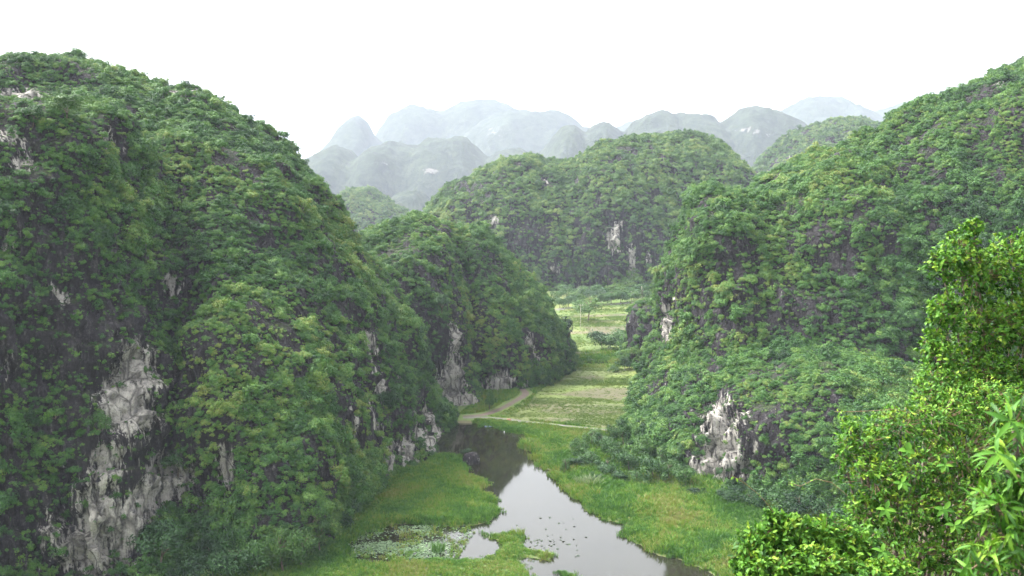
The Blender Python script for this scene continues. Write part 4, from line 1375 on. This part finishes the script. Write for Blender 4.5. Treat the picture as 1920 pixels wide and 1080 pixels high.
def on_hill(px, py):
    d = Vector(ray(px, py)).normalized()
    best = None
    for b in bvhs:
        h = b.ray_cast(Vector((0, 0, EYE)), d)
        if h[0] is not None and (best is None or h[3] < best[3]): best = h
    return best


def hill_tree(name, label, px, py, w_px, h_px, seed, flat=1.0):
    hit = on_hill(px, py + h_px * 0.42)
    if hit is None: return None
    D = hit[3]
    e = empty(name, tuple(hit[0] - hit[1] * 0.3), (0, 0, seed))
    tag(e, label, "tree")
    c = link("crown", BIG[seed % 5], None, e, (0, 0, 0.15 * h_px * D / FPX))
    c.scale = (w_px * D / FPX / 2.05,) * 2 + (h_px * D / FPX / 1.9,)
    t = link("trunk", TRUNKS[seed % 4], None, e)
    s = h_px * D / FPX * .6
    t.scale = (s * .6, s * .6, s)
    return e


hill_tree("round_tree", "round bright green tree low on the left hill near the bottom edge", 395, 1035, 60, 66, 1)
hill_tree("round_tree", "round pale green tree on the summit of the left hill's front spur", 62, 222, 48, 46, 2)
hill_tree("round_tree", "domed leafy tree on the left hill's front spur, right of the round one", 125, 212, 72, 56, 3)
hill_tree("skyline_tree", "small tree jutting from the left hill's right skyline", 570, 300, 22, 26, 4)
hill_tree("cliff_tree", "bright green tree on a ledge beside the left hill's upper pale rock", 192, 810, 44, 60, 0)
hill_tree("cliff_tree", "spreading tree on the ledge between the left hill's two pale faces", 335, 875, 76, 50, 1)
hill_tree("cliff_tree", "big leafy tree covering the left hill's foot right of the pale rock", 300, 1030, 110, 90, 2)
hill_tree("cliff_tree", "broad layered tree on the cliff above the meadow's far corner", 720, 780, 70, 90, 3)
hill_tree("cliff_tree", "yellow green tree on the brow of the river cliff", 828, 572, 40, 40, 4)


# ------------------------------------------------------------------ banana plants and plume grass
def banana(px, py, hpx, seed):
    g = G(px, py)
    h = hpx * g[1] / FPX
    z, _ = terrain(np.array([g[:2]]))
    r = random.Random(seed)
    e = empty("banana_plant", (g[0], g[1], z[0]), (0, 0, r.uniform(0, 6)))
    st = MB().tube([(0, 0, -.2), (0, 0, h * .3), (.05, 0, h * .55)], [.16, .13, .08], 7).mesh("stem", M_BANANA, True)
    fattr(st, "lv", np.full(len(st.vertices), .6))
    link("stem", st, None, e)
    for k in range(8):
        a = k * 0.83 + r.uniform(-.2, .2)
        L = h * r.uniform(.55, .75)
        el = r.uniform(.5, 1.2)
        v, f = [], []
        n = 6
        for i in range(n + 1):
            t = i / n
            x = L * t * math.cos(el) + .1 * L * t * t
            zz = h * .52 + L * t * math.sin(el) - L * .75 * t * t
            w = .16 * L * math.sin(math.pi * min(1, .08 + t * .92)) ** .7
            for s, dz in ((-1, -.1), (0, 0), (1, -.1)):
                v.append((x * math.cos(a) - s * w * math.sin(a), x * math.sin(a) + s * w * math.cos(a), zz + dz * w * 3 * abs(s)))
        for i in range(n):
            for s in range(2): f.append((i * 3 + s, i * 3 + s + 1, i * 3 + s + 4, i * 3 + s + 3))
        me = mesh_np("leaf", v, f, True, M_BANANA)
        fattr(me, "lv", np.full(len(v), r.random()))
        link("leaf", me, None, e)
    return e


for i, (px, py, h, lab) in enumerate([(652, 976, 34, "farthest banana plant at the left meadow's edge"), (628, 996, 34, "second farthest banana plant at the left meadow's edge"),
                                      (606, 1006, 32, "banana plant between two others along the left meadow's edge"), (590, 1022, 34, "nearest banana plant at the left meadow's edge")]):
    tag(banana(px, py, h, i), lab, "banana plant", "banana plants along the left meadow")

PLUME = grass_mesh("plume", 900, 140, 0.9, 1.0, 0.035, M_PLUME)
for i, (px, py, s, lab) in enumerate([(1112, 912, 3.2, "pale plume of tall grass on the right river bank, larger one"), (1092, 908, 2.6, "pale plume of tall grass on the right river bank, nearer the water")]):
    g = G(px, py)
    o = link("plume_grass", PLUME, None, None, (g[0], g[1], 0.3))
    o.scale = (s * .8, s * .8, s * .8)
    o.rotation_euler = (0, 0, i * 2)
    tag(o, lab, "grass clump")
PLUME2 = grass_mesh("reeds", 905, 160, 1.0, 1.0, 0.03)
for i, (px, py, sx, sz, lab) in enumerate([(1025, 826, 5.5, 2.2, "long clump of tall reeds on the spit below the gravel causeway"), (1003, 862, 1.8, 2.2, "tall reed clump at the waterline of the right bank"),
                                          (822, 1036, 1.2, 2.6, "small upright reed tuft standing in the shallow bay"), (972, 1006, 1.2, 2.0, "reed tuft on top of the grassy islet")]):
    g = G(px, py)
    o = link("reed_clump", PLUME2, None, None, (g[0], g[1], 0.1))
    o.scale = (sx, max(1.0, sx * .4), sz)
    tag(o, lab, "reed clump")

# ------------------------------------------------------------------ rock in the river with its bush
g = G(882, 858)
sc = g[1] / FPX
r = np.random.default_rng(5)
th, ph = np.meshgrid(np.linspace(0, 2 * math.pi, 33)[:-1], np.linspace(-.5, 1, 13) * math.pi / 2, indexing='ij')
dirs = np.stack([np.cos(ph) * np.cos(th), np.cos(ph) * np.sin(th), np.sin(ph)], -1)


def boulder(name, px0, px1, hpx, base_py, seed, mat, depth=0.8):
    g0 = G((px0 + px1) / 2, base_py)
    s = g0[1] / FPX
    w, h = (px1 - px0) * s / 2, hpx * s
    d = dirs.reshape(-1, 3)
    n1 = fbm(d * 1.6 + seed, 4, seed)
    n2 = fbm(d * np.array([2, 2, 6]) + seed * 2, 3, seed + 2)
    sq = d / (np.abs(d) ** 4).sum(1)[:, None] ** .25
    v = (d * .45 + sq * .55) * (1 + .32 * n1 + .12 * n2)[:, None] * np.array([w, w * depth, h])
    a, b = dirs.shape[:2]
    ii = np.arange(a * b).reshape(a, b)
    nx = np.roll(ii, -1, 0)
    f = np.stack([ii[:, :-1], nx[:, :-1], nx[:, 1:], ii[:, 1:]], -1).reshape(-1, 4)
    me = mesh_np(name, v, f, False, mat)
    fattr(me, "pale", np.full(len(v), .18))
    return link(name, me, None, None, (g0[0], g0[1], -0.1)), g0, s


M_BOULDER = rock_mat("river boulder rock", 2.5, 0.1)
o, g0, s = boulder("river_boulder", 866, 900, 22, 868, 3, M_BOULDER)
tag(o, "dark flat topped boulder standing in the river", "boulder")
o2, _, _ = boulder("river_rock", 861, 874, 6, 866, 8, M_BOULDER)
tag(o2, "low dark rock in the water left of the big boulder", "rock")
e = empty("boulder_bush", (G(873, 864)[0], G(873, 864)[1] + .6, 0.5), (0, 0, .4))
tag(e, "small bright green bush growing on the river boulder", "bush")
c = link("crown", BIG[2], None, e, (0, 0, 0.9)); c.scale = (1.5, 1.5, 1.2)
t = link("trunk", TRUNKS[1], None, e); t.scale = (.8, .8, 1.3)


# ------------------------------------------------------------------ small things in the valley: boats, float, earth heap, pole, birds
def boat(name, px, py, length, rz, mat, label):
    g = G(px, py)
    e = empty(name, (g[0], g[1], 0.0), (0, 0, rz))
    n, v, f = 9, [], []
    for i in range(n):
        t = i / (n - 1) * 2 - 1
        w = .17 * length * (1 - abs(t) ** 2.6) ** .6 + .015
        sh = .09 * length * (.8 + .55 * t * t)
        x = t * length / 2
        for (yy, zz) in ((-w, sh), (-w * .8, -.02), (0, -.08), (w * .8, -.02), (w, sh), (w * .88, sh), (w * .68, .05), (0, .02), (-w * .68, .05), (-w * .88, sh)):
            v.append((x, yy, zz))
    for i in range(n - 1):
        for k in range(10): f.append((i * 10 + k, i * 10 + (k + 1) % 10, (i + 1) * 10 + (k + 1) % 10, (i + 1) * 10 + k))
    f += [tuple(range(10)), tuple(reversed(range((n - 1) * 10, n * 10)))]
    link("hull", mesh_np("hull", v, f, True, mat), None, e)
    for x in (-.22, .2):
        b = MB()
        b.tube([(x * length, -.13 * length, .075 * length), (x * length, .13 * length, .075 * length)], [.07, .07], 4)
        link("thwart", b.mesh("thwart", M_WOOD), None, e)
    return tag(e, label, "boat")


boat("rowing_boat", 917, 800, 2.6, 0.2, M_BLUE, "small blue grey rowing boat moored at the causeway bank")
boat("rowing_boat", 921, 796.5, 2.2, -0.5, M_WOOD, "small brown boat half hidden behind the blue grey one")
g = G(945.5, 811)
fl = MB().tube([(0, 0, -.1), (0, 0, .1), (0, 0, .32), (0, 0, .4), (0, 0, .5)], [.12, .16, .15, .06, .05], 10).mesh("float", M_WHITE, True)
tag(link("float", fl, None, None, (g[0], g[1], 0)), "tiny white float on the dark water below the causeway", "float")
o, _, _ = boulder("earth_heap", 950, 959, 5, 793, 12, M_EARTH)
o.location.z = 0.5
tag(o, "small heap of red earth on the gravel causeway", "earth heap")

g = G(1088.5, 619)
e = empty("power_pole", (g[0], g[1], 0.3))
tag(e, "thin pale concrete power pole in front of the lone field tree", "pole")
link("post", MB().tube([(0, 0, -.5), (0, 0, 5), (0, 0, 12.5)], [.11, .10, .08], 8).mesh("post", M_POLE, True), None, e)
link("crossarm", MB().tube([(-1.0, 0, 12.0), (1.0, 0, 12.0)], [.07, .07], 4).mesh("crossarm", M_POLE), None, e)
for x in (-.85, 0.0, .85):
    link("insulator", MB().tube([(x, 0, 12.05), (x, 0, 12.2), (x, 0, 12.35)], [.05, .08, .04], 6).mesh("insulator", M_WHITE, True), None, e)
g2 = G(1122, 597)
e = empty("power_pole", (G(1203, 562)[0], G(1203, 562)[1], 0.3))
tag(e, "slender pale pole by the far road under the rear hill", "pole")
link("post", MB().tube([(0, 0, -.5), (0, 0, 8)], [.2, .14], 8).mesh("post", M_POLE, True), None, e)


def bird(px, py, Y, span, mat, bank, label, name):
    p = P(px, py, Y)
    e = empty(name, tuple(p), (0.2, bank, .3))
    tag(e, label, "bird")
    link("body", MB().tube([(0, .55 * span / 2, 0), (0, .3 * span / 2, .01), (0, 0, 0), (0, -.35 * span / 2, 0), (0, -.6 * span / 2, 0)], [.015 * span, .05 * span, .065 * span, .04 * span, .02 * span], 8).mesh("body", mat, True), None, e)
    for s in (-1, 1):
        v = [(0, .1, 0), (0, -.14, 0), (s * .25, -.12, .10), (s * .25, .12, .10), (s * .5, -.08, .03), (s * .5, .0, .03)]
        v = [(a * span, b * span, c * span) for a, b, c in v]
        v += [(a, b, c - .012 * span) for a, b, c in v]
        f = [(0, 1, 2, 3), (3, 2, 4, 5), (6, 9, 8, 7), (9, 11, 10, 8), (0, 3, 9, 6), (3, 5, 11, 9), (1, 7, 8, 2), (2, 8, 10, 4), (4, 10, 11, 5)]
        link("wing", mesh_np("wing", v, f, False, mat), None, e)
    return e


bird(1527, 129, 120, .62, M_KITE, .25, "tiny reddish bird flying in the white sky above the hills", "flying_bird")
bird(1623, 7, 120, .5, M_BIRD, -.35, "tiny dark bird at the very top of the white sky", "flying_bird")


# ------------------------------------------------------------------ near plants at lower right
def leaf_shape(kind):
    """one leaf along +X, about 1 long, folded at the midrib and curled down"""
    n = 4
    wid = {"oval": .27, "broad": .36, "lance": .10, "ell": .22}[kind]
    v, f = [], []
    for i in range(n + 1):
        t = i / n
        w = wid * math.sin(math.pi * (t ** .85)) ** .8 if 0 < t < 1 else 0.004
        z = .10 * t - .32 * t * t * (1.0 if kind != "lance" else 1.5)
        v += [(t, -w, z + .28 * w), (t, 0, z), (t, w, z + .28 * w)]
    for i in range(n):
        for s in range(2): f.append((i * 3 + s, i * 3 + s + 1, i * 3 + s + 4, i * 3 + s + 3))
    return np.array(v), np.array(f)


LEAF = {k: leaf_shape(k) for k in ("oval", "broad", "lance", "ell")}
LEAF_ME = {}
for k, (v, f) in LEAF.items():
    for j in range(5):
        me = mesh_np("leaf_%s%d" % (k, j), v, f, True, M_NEAR)
        fattr(me, "lv", np.full(len(v), 0.15 + 0.17 * j))
        LEAF_ME[k, j] = me


def near_plant(name, label, cat, base_px, lobes, kind, leaf_len, n_sprays, per_spray, seed, tone=0.0, big=None, facing=0.35):
    """lobes: (px, py, depth, rx_px, ry_px) leafy masses; sprays of leaves sit on twig ends over each mass"""
    r = np.random.default_rng(seed)
    b0 = P(*base_px)
    b0[2] = view_h(b0[0], b0[1]) - 0.3
    root = empty(name, tuple(b0))
    tag(root, label, cat)
    mats = []     # rotation+pos per leaf
    tw = MB()
    br = MB()
    tot = sum(l[3] * l[4] for l in lobes)
    cs = []
    for (px, py, Y, rx, ry) in lobes:
        c = P(px, py, Y)
        rx, ry = rx * Y / FPX, ry * Y / FPX
        cs.append(c)
        mid = (b0 + c) / 2 + r.normal(size=3) * .12
        br.tube([b0 - b0, mid - b0, c - b0], [.035, .022, .012], 6)
        ns = max(3, int(n_sprays * (lobes and (rx * ry) / (sum((l[3] * l[2] / FPX) * (l[4] * l[2] / FPX) for l in lobes)))))
        for s in range(ns):
            q = r.normal(size=3)
            q[1] -= facing
            q[2] += .25
            q /= np.linalg.norm(q)
            rad = r.uniform(.15, 1.0) ** .5 * (1 + .25 * fbm(np.array([q * 1.7 + seed]), 2, seed)[0])
            tip = c + q * rad * np.array([rx, (rx + ry) / 2 * .8, ry])
            if s % 3 == 0: tw.tube([c + (tip - c) * .45 - b0, tip - b0], [.006, .003], 4, False)
            spt = np.clip(.45 + tone + r.normal() * .22 + .18 * q[2], 0.02, .98)
            ax = q * .7 + r.normal(size=3) * .5
            ax[2] += .1
            ax /= np.linalg.norm(ax)
            for k in range(per_spray):
                dirn = ax + r.normal(size=3) * .75
                dirn[2] -= .15
                dirn /= np.linalg.norm(dirn)
                up = np.array([0, 0, 1.0]) * .8 + q * .5 + r.normal(size=3) * .35
                yv = np.cross(up, dirn); yv /= np.linalg.norm(yv)
                zv = np.cross(dirn, yv)
                L = leaf_len * r.uniform(.6, 1.25)
                pos = tip - ax * leaf_len * .9 * k / per_spray
                mats.append((np.stack([dirn, yv, zv], 1) * L, pos, L, np.clip(spt + r.normal() * .12, 0, 1), kind))
    for (px, py, Y, ln, knd) in (big or ()):
        c = P(px, py, Y)
        for k in range(5):
            a = k * 1.256 + r.uniform(-.3, .3)
            dirn = np.array([math.cos(a), -.35 + .5 * math.sin(a), -.15 + .55 * math.sin(a)])
            dirn /= np.linalg.norm(dirn)
            up = np.array([0, -.6, .8]) + r.normal(size=3) * .2
            yv = np.cross(up, dirn); yv /= np.linalg.norm(yv)
            zv = np.cross(dirn, yv)
            mats.append((np.stack([dirn, yv, zv], 1) * ln * r.uniform(.8, 1.1), c, 9.0, np.clip(.5 + r.normal() * .15, 0, 1), knd))
    # largest leaves facing the camera become leaves of their own
    pr = proj(np.array([m[1] for m in mats]))
    ctr = np.mean(cs, 0)
    key = [(-(m[2] / m[1][1]) * (1.0 + .6 * ((ctr[1] - m[1][1]) > 0)) if (0 < pr[i][0] < 1915 and 0 < pr[i][1] < 1078) else 0, i) for i, m in enumerate(mats)]
    key.sort()
    own = set(i for _, i in key[:300])
    vs, fs, lv, off = [], [], [], 0
    for i, (R, pos, L, t, knd) in enumerate(mats):
        if i in own:
            o = bpy.data.objects.new("leaf", LEAF_ME[knd, min(4, int(t * 5))])
            M = Matrix.Identity(4)
            for a in range(3):
                for b in range(3): M[a][b] = R[a, b]
                M[a][3] = pos[a] - b0[a]
            COL.objects.link(o)
            o.parent = root
            o.matrix_local = M
        else:
            v, f = LEAF[knd]
            vs.append(v @ R.T + (pos - b0))
            fs.append(f + off)
            lv.append(np.full(len(v), t))
            off += len(v)
    me = mesh_np("foliage", np.concatenate(vs), np.concatenate(fs), True, M_NEAR)
    fattr(me, "lv", np.concatenate(lv))
    link("foliage", me, None, root)["kind"] = "stuff"
    link("branches", br.mesh("branches", M_BARK, True), None, root)
    link("twigs", tw.mesh("twigs", M_TWIG), None, root)
    return root


near_plant("broadleaf_tree", "dense leafy tree crown with yellow green tips at the right edge", "tree", (1905, 800, 14.5),
           [(1800, 470, 14.0, 48, 46), (1830, 520, 14.2, 66, 60), (1765, 500, 13.8, 40, 36), (1900, 500, 14.6, 70, 70), (1960, 470, 14.8, 70, 60), (1770, 590, 13.8, 46, 50), (1840, 620, 14.2, 80, 70), (1920, 610, 14.5, 80, 80),
            (1760, 670, 13.6, 44, 50), (1830, 700, 14.0, 80, 60), (1910, 720, 14.3, 80, 60), (1825, 425, 14.0, 22, 20), (1748, 640, 13.7, 26, 30), (1990, 600, 14.8, 70, 90), (1780, 730, 13.9, 50, 40), (1800, 770, 13.6, 70, 36), (1880, 780, 13.8, 70, 40)],
           "oval", .062, 4600, 6, 21, .06)
near_plant("leafy_bush", "bright green bush with small leaves in the lower right foreground", "bush", (1720, 1040, 11.5),
           [(1620, 830, 11.2, 56, 50), (1690, 800, 11.4, 70, 46), (1760, 790, 11.7, 76, 50), (1640, 900, 11.0, 70, 60), (1720, 880, 11.2, 80, 70), (1800, 860, 11.6, 80, 70), (1850, 800, 12.0, 60, 60), (1690, 960, 10.9, 80, 60),
            (1780, 960, 11.0, 90, 70), (1860, 930, 11.4, 80, 80), (1592, 800, 11.2, 26, 26), (1620, 960, 10.9, 56, 40), (1900, 860, 11.8, 60, 70), (1800, 1040, 10.8, 110, 60), (1690, 1040, 10.7, 90, 50), (1580, 850, 11.1, 22, 40), (1850, 745, 12.4, 70, 40), (1780, 750, 12.2, 60, 36), (1910, 770, 12.6, 60, 50), (1735, 745, 12.0, 44, 34), (1752, 715, 12.4, 44, 34)],
           "ell", .052, 4600, 6, 22, .02, [(1772, 872, 10.4, .11, "ell"), (1660, 955, 10.2, .11, "ell"), (1770, 955, 10.2, .11, "ell"), (1690, 905, 10.5, .11, "ell"), (1655, 1035, 9.9, .11, "ell"), (1790, 985, 10.2, .11, "ell"), (1700, 845, 10.5, .10, "broad")])
near_plant("low_bush", "low bush with pointed leaves along the bottom edge, leftmost in the foreground", "bush", (1520, 1150, 10.3),
           [(1420, 1020, 10.0, 46, 40), (1480, 1000, 10.1, 60, 40), (1550, 1010, 10.2, 70, 44), (1600, 1030, 10.2, 60, 44), (1440, 1070, 9.8, 66, 40), (1520, 1070, 9.8, 80, 50), (1600, 1085, 9.8, 80, 46), (1450, 970, 10.1, 26, 20), (1395, 1060, 9.9, 30, 34), (1660, 1090, 9.8, 70, 40)],
           "ell", .066, 2200, 6, 23, .02)
near_plant("bamboo_shoot", "blurred bamboo with long light green leaves closest at the right edge", "bamboo", (1960, 1150, 5.6),
           [(1900, 800, 5.4, 36, 60), (1890, 880, 5.3, 50, 50), (1870, 950, 5.2, 60, 50), (1910, 1000, 5.2, 60, 60), (1850, 1050, 5.1, 60, 50), (1930, 920, 5.3, 60, 80), (1930, 1060, 5.2, 60, 60)],
           "lance", .10, 210, 5, 24, .0, [(1895, 790, 5.0, .14, "lance"), (1870, 850, 5.0, .15, "lance")])


# thin dry vines arching over the bushes
def vine(label, pts, seed):
    w = [P(*p) for p in pts]
    b = Vector(w[0])
    e = empty("dry_vine", tuple(b))
    tag(e, label, "vine")
    link("stem", MB().tube([Vector(p) - b for p in w], [.0035] * len(w), 5, False).mesh("stem", M_TWIG, True), None, e)
    r = random.Random(seed)
    for k in range(len(w) * 2):
        i = r.randrange(len(w) - 1)
        p = Vector(w[i]).lerp(Vector(w[i + 1]), r.random()) - b
        o = link("leaf", LEAF_ME["ell", 4], None, e, p)
        s = r.uniform(.03, .05)
        o.scale = (s, s, s)
        o.rotation_euler = (r.uniform(-1, 1), r.uniform(-1, 1), r.uniform(0, 6))


vine("thin dry tendril arching over the small leaved bush", [(1710, 775, 11.2), (1680, 767, 11.1), (1640, 770, 11.0), (1600, 772, 11.0), (1565, 772, 11.0)], 1)
vine("thin yellowish tendril reaching left of the small leaved bush", [(1590, 930, 10.8), (1560, 905, 10.8), (1530, 898, 10.8), (1500, 912, 10.8), (1480, 905, 10.8)], 2)
vine("thin reddish tendril rising from the low bush", [(1450, 960, 10.0), (1435, 940, 10.0), (1420, 925, 10.0), (1395, 905, 10.0), (1370, 890, 10.0)], 3)
vine("bare brown twig curving inside the small leaved bush", [(1795, 870, 10.9), (1785, 840, 10.8), (1770, 822, 10.8), (1745, 810, 10.8)], 4)

# ------------------------------------------------------------------ haze over the whole valley
hv = np.array([[x, y, z] for x in (-12500, 12500) for y in (-2600, 13500) for z in (-4.5, 860)], float)
hf = np.array([[0, 1, 3, 2], [4, 6, 7, 5], [0, 4, 5, 1], [2, 3, 7, 6], [0, 2, 6, 4], [1, 5, 7, 3]])
hm, N, L = new_mat("valley haze")
pv = nd(N, "ShaderNodeVolumePrincipled")
pv.inputs["Color"].default_value = (0.75, 0.81, 0.98, 1)
pv.inputs["Density"].default_value = 0.000082
pv.inputs["Anisotropy"].default_value = 0.0
out = N.new("ShaderNodeOutputMaterial")
L.new(pv.outputs[0], out.inputs["Volume"])
tag(link("haze", mesh_np("haze", hv, hf, False, hm)), "thin white haze filling the valley air", kind="stuff")
